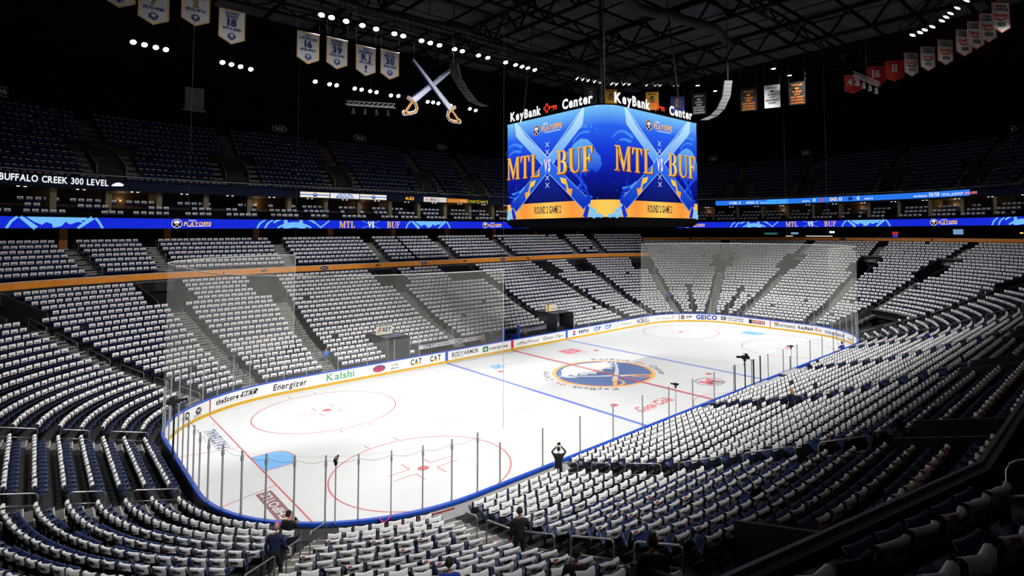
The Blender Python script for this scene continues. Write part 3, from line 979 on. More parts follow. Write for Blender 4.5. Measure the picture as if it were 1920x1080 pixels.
# ------------------------------------------------------------------ safety nets above the end glass
def net(s0, s1, label, vert=()):
    e = empty('safety_net', tuple(p3((s0+s1)/2, .1, 3.6)))
    o = np.array(e.location)
    b = B()
    ss = samples(s0, s1, .9)
    ribbon_strip(b, ss, [(.1, 3.55), (.1, 7.0), (.1, 10.62)])
    b.V = [tuple(np.array(v)-o) for v in b.V]
    b.obj('netting', NET, e)
    c = B()
    c.tube([p3(s, .1, 10.62)-o for s in ss], .022, 5)
    c.obj('top_cable', mat('white_rope', (.6, .6, .58), .7), e)
    for s in (s0, s1):
        c = B(); c.tube([p3(s, .1, 3.5)-o, p3(s, .1, 10.62)-o], .014, 5)
        c.obj('edge_cord', MATS['white_rope'], e)
    for s in (s0, (s0+s1)/2, s1):
        c = B(); c.tube([p3(s, .1, 10.62)-o, p3(s, .1, 34)-o], .008, 4)
        c.obj('hanging_line', DARKPOST, e)
    tag(e, label, 'net')
net(BS[4]+AX+20.6, LP-21.3, 'fine white netting hung above the glass at the near left goal end')
net(21.4, BS[4]+5.5, 'fine white netting hung above the glass at the far right goal end')

# ------------------------------------------------------------------ LED ribbon on the suite parapet
rib = empty('ribbon_display', (0, 0, 0))
tag(rib, 'long blue LED ribbon board running below the suites', 'led display')
def rib_map(t0):
    L = tlen(RIB_D)[-1]
    return lambda a, b, l: p3(S_of((t0+a), RIB_D), RIB_D-.012*l, RIB_Z0+b)
srf = samples(IN_S0, IN_S1, .2)
b = B(); ribbon_strip(b, srf, [(24.16, 12.79), (24.02, 12.79), (24.02, 12.83), (24.12, 12.83), (24.12, 13.83), (24.02, 13.83), (24.02, 13.87), (24.16, 13.87)])
b.obj('frame', BLACK, rib)
RB = lambda n, c, k=1.0: emit('led_'+n, c, k)
RBLUE = RB('blue', lin(22, 42, 214)); RCY = RB('cyan', lin(118, 190, 250)); RMID = RB('mid', lin(70, 130, 245)); RGOLD = RB('gold', lin(240, 190, 90)); RWH = RB('white', lin(245, 240, 245)); RDK = RB('dark', lin(10, 16, 90)); ROR = RB('orange', lin(232, 130, 30))
t_lo = -46.0; t_hi = 112.0
RMOD = []
for i in range(8):
    a, c = t_lo+(t_hi-t_lo)*i/8+.01, t_lo+(t_hi-t_lo)*(i+1)/8-.01
    RMOD.append((a, c, put('screen_module', G().rect(a, 0, c, 1.0, 40), rib_map(0), RBLUE, rib, 1)))
for base in (-24.08-38.75, -24.08, 14.69, 53.4, 91.95):
    def P_(nm, g, m, layer=2):
        xs = [a for a, b_ in g.V]
        if not xs or base+min(xs) < t_lo or base+max(xs) > t_hi: return
        mid_ = base+(min(xs)+max(xs))/2
        put(nm, g, rib_map(base), m, [o_ for a_, c_, o_ in RMOD if a_-.02 <= mid_ <= c_+.02][0], layer)
    # playoffs mark
    P_('crest_disc', G().ell(-1.35, .5, .46, .46, 24), RDK); P_('crest_rim', G().ring(-1.35, .5, .42, .47, 24), RWH, 3)
    P_('crest_bison', bison(.36).xf(lambda a, b_: (a-1.35, b_+.5)), RWH, 3)
    P_('crest_blade', G().stroke([(-1.6, .15), (-1.1, .6)], .05).stroke([(-1.1, .15), (-1.6, .6)], .05), RGOLD, 4)
    P_('lettering', G().text('PLAYOFFS', .5, .28, .40, 2, slant=.2, w=2.5), RGOLD)
    P_('lettering', G().text('2026', .0, .76, .14, 1, slant=.2, w=.7).stroke([(-.4, .2), (1.7, .26)], .05), RWH)
    # left club crest, cropped by the ribbon
    g = G()
    for r0 in (4.1, 3.35):
        g.ring(10.2, -2.6, r0-.22, r0, 40, 55, 125)
    g.ring(10.2, -2.2, 2.3, 2.75, 30, 60, 120, ).rect(9.0, 0, 9.4, 1).rect(10.7, 0, 11.1, 1).rect(9.4, .32, 10.7, .62)
    g.stroke([(6.2, 0), (6.5, .6), (7.0, 1.0)], .2).stroke([(7.0, 0), (7.3, .6), (7.8, 1.0)], .2).stroke([(12.2, 1.0), (13.2, .1), (14.2, 1.0)], .22)
    g.xf(lambda a, b_: (a, min(max(b_, 0.0), 1.0)))
    P_('club_crest', g, RCY)
    # MTL vs BUF
    for wd, x in (('MTL', 16.4), ('BUF', 22.6)):
        sg, sh = serif_shapes(wd, .84, 1.05)
        P_('lettering', sg.xf(lambda a, b_, x=x: (a+x, b_+.07)), RGOLD)
        if sh.V: P_('lettering_gap', sh.xf(lambda a, b_, x=x: (a+x, b_+.07)), RBLUE, 3)
    P_('crossed_blades', G().stroke([(18.3, 0), (20.7, 1.0)], .12).stroke([(20.7, 0), (18.3, 1.0)], .12), RMID)
    P_('lettering', G().text('VS', 19.5, .12, .76, 2, w=.85), RWH, 4)
    for pth, w0, w1 in (([(24.4, 0), (24.7, .6), (25.1, 1.0)], .2, .2), ([(25.3, 1.0), (26.4, 0)], .26, .4), ([(31.3, 0), (31.0, .6), (30.7, 1.0)], .2, .2), ([(30.5, 1.0), (29.4, 0)], .4, .22)):
        P_('club_crest', G().stroke(pth, w0, w1), RCY)
    g = G().poly([(25.7, 1.0), (26.2, .6), (26.8, .3), (27.1, .55), (27.5, .4), (27.6, .05), (28.2, .2), (28.5, .6), (28.8, .35), (29.4, .6), (30.0, .45), (29.6, .7), (30.2, .8), (30.0, 1.0)])
    P_('club_crest', g, RCY, 3)
for t0 in (6.1, 24.2):
    g = G()
    for base in (-24.08, 14.69, 53.4, 91.95):
        for k in range(5):
            for x in (t0, t0+4.2):
                if base+x+3.6 < t_hi: g.rect(base+x, .1+.18*k, base+x+3.4, .13+.18*k, 4)
    put('scan_lines', g, rib_map(0), RB('line', lin(34, 70, 235)), rib, 1.5)

# ------------------------------------------------------------------ fascia signs on the upper deck
def fas_map(d, z):
    return lambda a, b, l: p3(S_of(a, d), d-.02-.004*l, z+b)
def sign_box(t0, t1, z0, z1, label, cat='sign', d=24.6, col=(.8, .8, .8), k=.9, name='fascia_sign', parts=()):
    e = empty(name, (0, 0, 0))
    e.location = tuple(p3(S_of((t0+t1)/2, d), d-.1, z0))
    o = np.array(e.location)
    b = B(); s0, s1 = S_of(t0, d), S_of(t1, d)
    ss = [s0+(s1-s0)*q/10 for q in range(11)]
    ribbon_strip(b, ss, [(d, z0-.04), (d-.10, z0-.04), (d-.10, z1+.04), (d, z1+.04)])
    b.V = [tuple(np.array(v)-o) for v in b.V]
    b.obj('frame', BLACK, e)
    def fm(a, b_, l): return p3(S_of(a, d), d-.11-.008*l, b_)-o
    put('screen', G().rect(t0, z0, t1, z1, 10), fm, emit('sign_%.2f_%.2f_%.2f' % col, col, k), e, 1)
    for (nm, g, c, l) in parts:
        put(nm, g, fm, emit('sign_%.2f_%.2f_%.2f' % c, c, k), e, l)
    tag(e, label, cat)
    return e
LB = lin(40, 80, 190); CR = lin(245, 235, 190); WHT = lin(245, 245, 250)
for t0, t1 in ((-13.2, -9.75), (-5.9, -2.3)):
    cx = (t0+t1)/2
    sign_box(t0, t1, 16.62, 17.28, 'striped sign screen with small round crest, %s of the slogan screen' % ('left' if t0 < -10 else 'right'), 'screen', col=WHT, parts=(
        ('stripe', G().rect(t0, 16.62, t1, 16.74).rect(t0, 17.16, t1, 17.28), CR, 2), ('stripe', G().rect(t0, 16.90, t1, 17.0), LB, 2),
        ('crest_disc', G().ell(cx, 16.95, .26, .26, 20), LB, 3), ('crest_bison', bison(.2).xf(lambda a, b_: (a+cx, b_+16.95)), WHT, 4)))
sign_box(-9.65, -6.0, 16.62, 17.28, "white sign screen reading LET'S GO BUFFALO! in blue", 'screen', col=WHT, parts=(
    ('lettering', G().text("LET'S GO", -7.8, 16.98, .24, 2, w=1.9).text('BUFFALO!', -7.8, 16.67, .24, 2, w=2.2), LB, 2),))
sign_box(.3, 1.95, 16.75, 17.2, 'amber digital clock reading 4:53 on the dark fascia', 'clock', col=(0.01, 0.005, 0.0), parts=(('lettering', G().text('4:53', 1.05, 16.78, .38, 2, w=1.3), lin(255, 190, 90), 2),))
sign_box(3.2, 6.85, 16.6, 17.28, 'white lit sign reading BIG L with red arch mark', 'sign', col=lin(230, 225, 222), parts=(
    ('lettering', G().text('BIG L', 5.0, 16.76, .36, 1, w=1.5), (.02, .02, .02), 2), ('arch', G().ring(3.75, 16.72, .24, .32, 16, 0, 180).ring(3.75, 16.72, .10, .16, 16, 0, 180), lin(200, 60, 60), 2),
    ('small_lettering', G().text('DISTRIBUTORS', 6.3, 16.9, .1, 0, w=.9), (.2, .2, .2), 2)))
sign_box(6.95, 10.5, 16.6, 17.2, 'orange lit sign with pale lettering beside the white one', 'sign', col=lin(205, 125, 40), parts=(
    ('lettering', G().text('WOOD', 9.7, 16.78, .26, 2, w=1.2).text('LUMBER AND MILL', 8.1, 16.8, .13, 0, w=1.7), lin(245, 200, 140), 2),))
for t0, q in ((10.65, 'left'), (12.45, 'right')):
    sign_box(t0, t0+1.6, 16.58, 17.15, 'black sign with yellow bars reading HUNT, %s of two' % q, 'sign', col=(.004, .004, .004), parts=(
        ('lettering', G().text('HUNT', t0+.8, 16.8, .26, 1, w=1.1), lin(220, 190, 40), 2), ('bar', G().rect(t0, 16.58, t0+.08, 17.15).rect(t0+1.5, 16.58, t0+1.6, 17.15), lin(225, 205, 40), 2),
        ('small_lettering', G().text('REAL ESTATE', t0+.8, 16.66, .08, 0, w=.8), WHT, 2)))
# level name in lit letters
e = empty('level_sign', tuple(p3(S_of(tlen(24.6)[-1]-33.6, 24.6), 24.5, 16.85)))
o_ = np.array(e.location)
def lv(a, b_, l): return p3(S_of(tlen(24.6)[-1]+a, 24.6), 24.52-.004*l, b_)-o_
put('lettering', G().text('BUFFALO CREEK 300 LEVEL', -31.2-3.95, 16.92, .56, 1, w=7.9), lv, emit('lit_letter', (.9, .93, .95), 1.0), e, 1)
put('emblem', G().poly([(-30.95, 16.93), (-30.05, 16.97), (-29.95, 17.15), (-30.3, 17.32), (-30.6, 17.28), (-30.9, 17.08)]), lv, emit('lit_letter', (.9, .93, .95), 1.0), e, 1)
tag(e, 'white lit lettering reading BUFFALO CREEK 300 LEVEL on the fascia', 'sign')
# score strip on the far end fascia
L_ = tlen(24.6)
t0 = T_of(s_of(55.08, 22.2), 24.6); t1 = T_of(s_of(54.2, -18.3), 24.6)
e = empty('score_strip', (0, 0, 0))
d = 24.45
b = B(); ss = [S_of(t0+(t1-t0)*q/90, 24.6) for q in range(91)]
ribbon_strip(b, ss, [(24.6, 16.72), (d, 16.72), (d, 17.66), (24.6, 17.66)])
b.obj('frame', BLACK, e)
def sc(a, b_, l): return p3(S_of(t0+a, 24.6), d-.015-.010*l, 16.78+b_)
W_ = t1-t0
SKY = lin(40, 120, 235)
put('screen', G().rect(0, 0, W_, .82, 90), sc, emit('strip_blue', SKY, 1.0), e, 1)
put('panel', G().rect(8.7, 0, 12.3, .82, 12), sc, emit('strip_light', lin(70, 165, 245), 1.0), e, 1.5)
wl = emit('strip_white', lin(240, 245, 255), 1.0)
for tx, fr, hh, wd in (('VGK  0', .13, .44, 4.4), ('ANA  0', .28, .44, 4.2), ('9:00 PM', .345, .22, 2.0), ('SHOTS', .62 - .02, .26, 2.0), ('SHOTS', .845-.035, .26, 2.0)):
    pass
for tx, x, hh, wd in (('VGK', 3.06, .42, 1.5), ('0', 4.15, .42, .3), ('ANA', 5.97, .42, 1.5), ('0', 7.1, .42, .3), ('9:00 PM', 8.1, .2, 1.0), ('SHOTS', 15.22, .24, 1.2), ('0', 16.61, .5, .4), ('00.0', 20.04, .5, 1.9), ('0', 23.37, .5, .4), ('SHOTS', 24.9, .24, 1.2),
                       ('northtown', 32.04, .32, 1.8), ('50/50', 33.9, .5, 1.4), ('TOTAL JACKPOT', 36.3, .32, 2.9)):
    put('lettering', G().text(tx, x, .18, hh, 1, w=wd), sc, wl if tx != '00.0' else emit('strip_pale', lin(255, 225, 190), 1), e, 2)
put('lettering', G().text('$100,000', 38.75, .2, .32, 1, w=1.6), sc, emit('strip_pink', lin(255, 150, 150), 1), e, 2)
put('team_badge', G().ring(17.81, .41, .16, .34, 20, sy=.8), sc, emit('strip_red', lin(215, 50, 60), 1), e, 2)
put('team_badge', G().ell(22.21, .41, .32, .3, 20), sc, emit('strip_navy', lin(20, 40, 120), 1), e, 2)
tag(e, 'light blue score strip on the far right deck edge with game scores', 'led display')

# ------------------------------------------------------------------ oval section signs
def oval(s, d, z, txt, w_, h_, label, bright=.5, lit=False):
    p, n = pt(s, d)
    t_ = np.array([n[1], -n[0]])
    e = empty('section_sign', (p[0], p[1], z))
    fn = plane_map((0, 0, 0), (*t_, 0), (0, 0, 1), (-n[0], -n[1], 0), .006)
    put('plaque', G().ell(0, 0, w_, h_, 28), fn, BLACK, e, 1)
    pm_ = flat((bright, bright, bright))
    put('rim', G().ring(0, 0, w_*.90, w_, 28, sy=h_/w_), fn, pm_, e, 2)
    put('lettering', G().text(txt, 0, -h_*.42, h_*.85, 1, w=w_*1.1), fn, pm_, e, 2)
    tag(e, label, 'sign')
WORDS = ('first', 'second', 'third', 'fourth', 'fifth', 'sixth', 'seventh', 'eighth', 'ninth', 'tenth', 'eleventh', 'twelfth')
for q_, (x, tx) in enumerate(((-33.12, '102'), (-22.4, '103'), (-12.07, '104'), (.55, '105'), (13.2, '106'), (23.2, '107'))):
    s = s_of(x, 30.4 if x < -30 else 32.6)
    oval(s, 19.41, 8.27, tx, .52, .24, 'black oval plaque numbered %s on the orange fascia, %s from the left' % (tx, WORDS[q_]))
for q_, (x, tx) in enumerate(((-27.7, '201'), (-18.3, '202'), (-5.7, '203'), (6.8, '204'), (18.0, '205'))):
    s = s_of(x, 32.6)
    p, n = pt(s, 19.41)
    t_ = np.array([n[1], -n[0]])
    e = empty('seat_number_plate', (p[0], p[1], 8.18))
    fn = plane_map((0, 0, 0), (*t_, 0), (0, 0, 1), (-n[0], -n[1], 0), .006)
    put('plaque', G().rect(-.26, 0, .26, .22), fn, BLACK, e, 1)
    put('lettering', G().text(tx, 0, .05, .12, 1, w=.36), fn, flat((.4, .35, .3)), e, 2)
    tag(e, 'small dark plate numbered %s on the orange fascia, %s from the left' % (tx, WORDS[q_]), 'sign')
for q_, ((x, y), tx) in enumerate((((51.03, 25.21), '108'), ((56.43, 13.82), '109'), ((57.7, .88), '110'), ((57., -11.42), '111'))):
    oval(s_of(x, y), 27.19, 10.85, tx, .55, .2, 'dark oval plaque numbered %s on the far end fascia, %s from the left' % (tx, WORDS[q_]), .15)
for q_, ((x, y), tx) in enumerate((((-38.0, 45), '303'), ((-25.1, 49.9), '304'), ((-12.1, 49.9), '305'), ((-.8, 49.9), '306'), ((13.4, 49.9), '307'), ((26.5, 49), '308'), ((38, 44), '309'),
                   ((53, 34), '310'), ((60, 26), '311'), ((66, 10.5), '312'), ((67.3, -7), '313'), ((64, -20), '314'))):
    oval(s_of(x, y), 36.95, 26.75, tx, .95, .5, 'thin oval outline sign numbered %s on the upper back wall, %s from the left' % (tx, WORDS[q_]), .5)

# ------------------------------------------------------------------ centre-hung scoreboard
SB_A, SB_Z0, SB_H = 6.05, 13.4, 8.45
SB_RAD = [1.7, .35, .35, .35]                 # corner radii; corner i follows face i
SB_SEG = []                                   # (start, length, kind, face)
_t = 0.0
for _i in range(4):
    _l = 2*SB_A-SB_RAD[_i-1]-SB_RAD[_i]
    SB_SEG.append((_t, _l, 'f', _i)); _t += _l
    SB_SEG.append((_t, SB_RAD[_i]*math.pi/2, 'c', _i)); _t += SB_RAD[_i]*math.pi/2
SB_L = _t
SB_MID = [SB_SEG[2*i][0]+SB_A-SB_RAD[i-1] for i in range(4)]     # where each face crosses its own axis
def sb_pt(t, off=0.0):
    """t runs along face 0 (looks to -X) towards -Y, then round the front corner onto face 1 (looks to -Y)"""
    t = t % SB_L
    for (t0, l, kd, i) in SB_SEG:
        if t <= t0+l+1e-9: break
    q = t-t0
    if kd == 'f':
        p = np.array([-SB_A-off, SB_A-SB_RAD[i-1]-q])
    else:
        r = SB_RAD[i]; a = math.pi+q/r
        p = np.array([-SB_A+r+(r+off)*math.cos(a), -SB_A+r+(r+off)*math.sin(a)])
    c, s_ = math.cos(i*math.pi/2), math.sin(i*math.pi/2)
    return np.array([p[0]*c-p[1]*s_, p[0]*s_+p[1]*c])
sb = empty('scoreboard', (0, 0, SB_Z0))
tag(sb, 'four-sided hanging scoreboard with bright blue MTL vs BUF screens', 'scoreboard')
def sbm(t0):
    return lambda a, b, l: np.array([*sb_pt(t0+a, .006*l), b])
TS = [t0+l*q/m for (t0, l, kd, i) in SB_SEG for m in ((8 if kd == 'f' else 24),) for q in range(m)]
b = B()
V = []
prof = [(-1.2, -.75), (-.5, -.75), (.03, -.35), (.03, -.02), (-.06, 0), (-.06, SB_H), (.03, SB_H+.02), (.03, SB_H+.10), (-.4, SB_H+.12), (-2.5, SB_H+.5)]
for t in TS:
    for (o_, z) in prof:
        V.append((*sb_pt(t, o_), z))
n = len(prof); F = []
for i in range(len(TS)):
    j = (i+1) % len(TS)
    for k in range(n-1):
        F.append([i*n+k, j*n+k, j*n+k+1, i*n+k+1])
mesh_obj('cabinet', V, F, mat('cabinet_black', (.003, .003, .003), .9, spec=.02), sb)
b = B()
b.box(-4.6, 4.6, -4.6, 4.6, -.9, -.3)
for x in range(-4, 5):
    b.box(x-.2, x+.2, -4.9, 4.9, -1.05, -.85)
b.obj('underside', MATS['cabinet_black'], sb)
SCR = emit_vcol('led_screen', 1.0)
def mixc(a, b_, t): return tuple(x+(y-x)*min(max(t, 0), 1) for x, y in zip(a, b_))
C_TOP, C_UP, C_MID, C_LOW, C_BOT = lin(120, 196, 250), lin(40, 100, 238), lin(22, 52, 214), lin(14, 26, 150), lin(8, 10, 62)
def bgc(a, b_):
    v = b_/SB_H
    if v > .82: c = mixc(C_UP, C_TOP, (v-.82)/.18)
    elif v > .6: c = mixc(C_MID, C_UP, (v-.6)/.22)
    elif v > .38: c = mixc(C_LOW, C_MID, (v-.38)/.22)
    else: c = mixc(C_BOT, C_LOW, (v-.14)/.24)
    return c
for f in range(4):
    ctr = SB_MID[f]+(-.42 if f % 2 == 0 else .36)
    lo = SB_SEG[2*f-1][0]+SB_SEG[2*f-1][1]/2-(SB_L if f == 0 else 0); hi = SB_SEG[2*f+1][0]+SB_SEG[2*f+1][1]/2
    g = G()
    for k in range(11):
        g.add([(lo+(hi-lo)*i/60, SB_H*k/11) for i in range(61)]+[(lo+(hi-lo)*i/60, SB_H*(k+1)/11) for i in range(61)], [[i, i+1, i+62, i+61] for i in range(60)])
    if f > 1:
        put('screen', g, sbm(0), SCR, sb, 1, bgc)
        continue
    scr_ = put('screen', g, sbm(0), SCR, sb, 1, bgc)
    fn = sbm(ctr)
    def S_(nm, g, col, l):
        return put(nm, g, fn, SCR, scr_, l, col if callable(col) else (lambda a, b_, c=col: c))
    # ghost bison and curls
    gh = scan([(3.9-a*.95, 3.0+b_*1.35) for a, b_ in bison(2.6).V], .06)
    S_('screen_art', gh, lambda a, b_: mixc(lin(20, 60, 215), lin(110, 190, 250), (b_-3.4)/3.2), 2)
    for pth, w0, w1 in (([(2.6, 6.2), (3.0, 6.6), (3.4, 6.85), (3.9, 7.0), (4.4, 7.0), (5.0, 6.9), (5.5, 6.7)], .1, .34), ([(3.0, 5.9), (3.4, 6.3), (3.8, 6.5), (4.3, 6.55), (4.8, 6.5), (5.6, 6.3)], .1, .2),
                        ([(-5.5, 6.0), (-5.2, 6.3), (-4.9, 6.5), (-4.5, 6.55), (-4.1, 6.5), (-3.3, 6.2)], .08, .3), ([(-5.2, 5.6), (-4.8, 5.85), (-4.4, 5.95), (-3.5, 5.85)], .08, .26),
                        ([(-5.4, 2.5), (-4.6, 2.2), (-3.6, 2.35), (-2.9, 2.7)], .06, .3), ([(-5.2, 2.0), (-4.3, 1.8), (-3.4, 1.9)], .06, .22)):
        S_('screen_art', G().stroke(pth, w0, w1), lin(66, 140, 246), 2)
    for pth, w0, w1 in (([(2.6, 4.0), (3.6, 3.1), (4.5, 2.2)], .22, .22), ([(5.2, 3.6), (3.9, 2.6), (2.9, 1.7)], .2, .3), ([(4.4, 2.4), (4.4, 2.1), (4.5, 1.8), (4.7, 1.6), (5.0, 1.5), (5.5, 1.4)], .12, .2), ([(3.3, 2.3), (3.0, 1.8), (2.9, 1.4)], .2, .1)):
        S_('screen_art', G().stroke(pth, w0, w1), lin(34, 82, 235), 2)
    glow = G().poly([(-2.6, 1.3), (2.6, 1.3), (.1, 3.7), (-.1, 3.7)])
    S_('screen_art', glow, lambda a, b_: mixc(lin(16, 22, 96), lin(20, 40, 160), (b_-1.3)/2.4), 2)
    # golden floor
    S_('screen_floor', G().rect(-5.6 if f == 0 else -6.2, 0, 6.2 if f == 0 else 5.6, 1.30, 50), lambda a, b_: mixc(lin(250, 150, 62), lin(252, 208, 92), abs(abs(a)-3)/3), 2)
    # sabre blades
    for m in (1, -1):
        up = G().add([(-m*5.55, SB_H), (-m*4.15, SB_H), (-m*2.9, 7.2), (-m*.0, 4.98), (-m*.66, 4.42), (-m*3.9, 7.0)], [[0, 1, 2, 3, 4, 5]])
        S_('screen_blade', up, lambda a, b_: mixc(lin(70, 150, 245), lin(196, 236, 254), (b_-4.4)/4), 4)
        S_('screen_blade_edge', G().stroke([(-m*5.5, SB_H-.05), (-m*.64, 4.44)], .09).stroke([(-m*4.1, SB_H-.05), (0, 4.98)], .06), lin(214, 242, 255), 5)
        lo_ = G().add([(-m*.66, 4.42), (0, 4.98), (m*.66, 4.42), (m*4.7, 1.35), (m*4.15, .55), (0, 3.72)], [[0, 1, 2, 5], [2, 3, 4, 5]])
        S_('screen_blade', lo_, lambda a, b_: mixc(lin(10, 34, 176), lin(44, 110, 240), (b_-.6)/3.6), 3)
        S_('screen_blade_edge', G().stroke([(m*.05, 3.74), (m*4.2, .58)], .05).stroke([(m*.66, 4.42), (m*4.7, 1.4)], .04), lin(150, 200, 250), 6)
        S_('screen_spark', G().poly([(m*1.5, 3.25), (m*2.2, 3.1), (m*2.5, 2.3), (m*2.95, 2.25), (m*2.8, 1.65), (m*2.3, 2.05), (m*2.2, 2.6), (m*1.7, 2.8)]), lambda a, b_: mixc(lin(252, 214, 80), lin(240, 150, 40), (abs(a)-1.5)/1.5), 6)
        # guard and beads
        S_('screen_hilt', G().stroke([(m*3.7, 2.2), (m*4.5, 2.0), (m*4.75, 1.3), (m*4.5, .5), (m*4.3, 0)], .2, .5).stroke([(m*3.9, 2.3), (m*4.2, 2.7), (m*3.9, 3.1)], .2, .08), lin(18, 52, 205), 7)
        bd = G()
        for (x, y, r) in ((4.9, .2, .22), (5.2, .45, .2), (5.45, .15, .2), (4.95, .62, .18), (5.75, .08, .16), (5.2, .05, .16), (4.75, .9, .13)):
            bd.ell(m*x, y, r, r*.9, 12)
        S_('screen_bead', bd, lin(120, 200, 250), 8)
    cr_ = G()
    for y in (6.03-.0, 5.42, 3.30, 2.70):
        cr_.stroke([(-.22, y-.18), (.22, y+.22)], .05).stroke([(.22, y-.18), (-.22, y+.22)], .05)
    S_('screen_icon', cr_, lin(225, 240, 255), 9)
    # words
    for wd, x, ww in (('MTL', -3.2, 4.4), ('BUF', 3.12, 4.0)):
        sg, sh = serif_shapes(wd, 1.92, 1.0)
        k = ww/(max(a for a, _ in sg.V)-min(a for a, _ in sg.V))
        fy = lambda a, b_: mixc(lin(236, 150, 40), lin(255, 226, 110), 1-abs(b_-4.5)/1.3)
        sd_ = G(); sd_.V = [(a*k+x+.10, b_+3.42) for a, b_ in sg.V]; sd_.F = [list(q) for q in sg.F]
        S_('screen_lettering_shadow', sd_, lin(120, 62, 14), 10)
        S_('screen_lettering', sg.xf(lambda a, b_: (a*k+x, b_+3.5)), fy, 11)
        if sh.V: S_('screen_lettering_gap', sh.xf(lambda a, b_: (a*k+x, b_+3.5)), lin(22, 70, 220), 12)
    S_('screen_lettering', G().text('VS', 0, 3.86, .95, 2, w=.80), lin(246, 226, 238), 12)
    S_('screen_lettering', G().text('ROUND 2 GAME 2', 0, .42, .56, 1, w=3.25), lin(30, 20, 60), 9)
    # playoffs mark
    S_('screen_crest', G().ell(-1.36, 7.4, .40, .44, 28), lin(14, 20, 70), 9)
    S_('screen_crest', G().ring(-1.36, 7.4, .35, .40, 28, sy=1.08), lin(230, 170, 70), 10)
    S_('screen_crest', bison(.32).xf(lambda a, b_: (a-1.36, b_+7.4)).stroke([(-1.6, 7.1), (-1.14, 7.45)], .05).stroke([(-1.12, 7.1), (-1.58, 7.45)], .05), lin(240, 240, 245), 11)
    S_('screen_lettering', G().text('PLAYOFFS', .52, 7.24, .42, 2, slant=.2, w=2.5), lin(248, 178, 60), 9)
    S_('screen_lettering', G().text('2026', -.25, 7.74, .15, 1, slant=.2, w=.55).stroke([(-.3, 7.08), (1.6, 7.10)], .05), lin(240, 240, 245), 9)
    # name in lit letters on the top edge
    lt = emit('lit_white', (1, 1, 1), 1.0); lr = emit('lit_red', lin(240, 62, 28), 1.0)
    def tm(a, b_, l): return np.array([*sb_pt(SB_MID[f]+(-.13 if f == 0 else .25)+a, .05), SB_H+.14+b_])
    put('sign_lettering', G().text('KeyBank', -3.15, .1, .72, 2, w=4.15), tm, lt, sb)
    put('sign_lettering', G().text('Center', 3.2, .1, .72, 2, w=3.35), tm, lt, sb)
    put('sign_key', key_shape(G(), -.35, .5, .62), tm, lr, sb)
for (x, y) in ((-5, -5), (5, -5), (5, 5), (-5, 5), (0, 0)):
    b = B(); b.tube([(x, y, SB_H+.3), (x*.8, y*.8, 22.5)], .05 if x else .10, 6); b.obj('hoist_cable', BLACK, sb)
# ------------------------------------------------------------------ banners
def banner(name, pos, yaw, w_, h_, cloth, items, label, point=True, border=None, group=None):
    """hanging banner; pos = middle of its top edge; its face looks along -y of its own axes"""
    e = empty(name, pos, yaw)
    pts = [(-w_/2, 0), (w_/2, 0), (w_/2, -h_*.82), (0, -h_), (-w_/2, -h_*.82)] if point else [(-w_/2, 0), (w_/2, 0), (w_/2, -h_), (-w_/2, -h_)]
    nx = 6
    b = B()
    for y in (0.0, .02):
        b.add([(a, y+.015*math.sin(a*6), z) for a, z in pts], [list(range(len(pts)))])
    k = len(pts)
    b.add([], [])
    for i in range(k):
        j = (i+1) % k
        b.F.append([i, j, k+j, k+i]); b.M.append(0)
    cl_ = b.obj('cloth', cloth, e)
    fn = plane_map((0, -.03, 0), (1, 0, 0), (0, 0, 1), (0, -1, 0), .004)
    if border is not None:
        put('border', G().stroke([(a*.965, z if z == 0 else z+.03) for a, z in pts+pts[:1]], .07), fn, border, cl_, 1)
    for nm, g, m in items:
        put(nm, g, fn, m, cl_, 2)
    r = B(); r.tube([(-w_/2-.05, .01, .03), (w_/2+.05, .01, .03)], .03, 6); r.obj('top_rod', BLACKM, e)
    for x in (-w_/2, w_/2):
        c = B(); c.tube([(x, .01, .03), (x, .01, 35.2-pos[2])], .008, 4); c.obj('cable', BLACKM, e)
    tag(e, label, 'banner', group)
    return e
BNW = mat('banner_white', (0.62, 0.62, 0.62), .9, .06, 6)
BNAVY = flat(lin(30, 42, 110)); BGOLD = flat(lin(226, 168, 70))
names = [(-32.72, 28.9, '14', 'RENE|ROBERT', '1971-1979'), (-30.97, 28.25, '7', 'RICK|MARTIN', '1971-1981'), (-28.70, 28.75, '2', 'TIM|HORTON', '1972-1974'), (-26.55, 28.0, '18', 'DANNY|GARE', '1974-1981'),
         (-21.44, 27.65, '16', 'PAT|LAFONTAINE', '1991-1997'), (-19.26, 27.7, '39', 'DOMINIK|HASEK', '1992-2001'), (-16.92, 27.6, 'RJ', 'RICK|JEANNERET', '1971-2022'), (-14.84, 27.7, '30', 'RYAN|MILLER', '2002-2014'), (-34.5, 29.2, '11', 'GIL|PERREAULT', '1970-1987')]
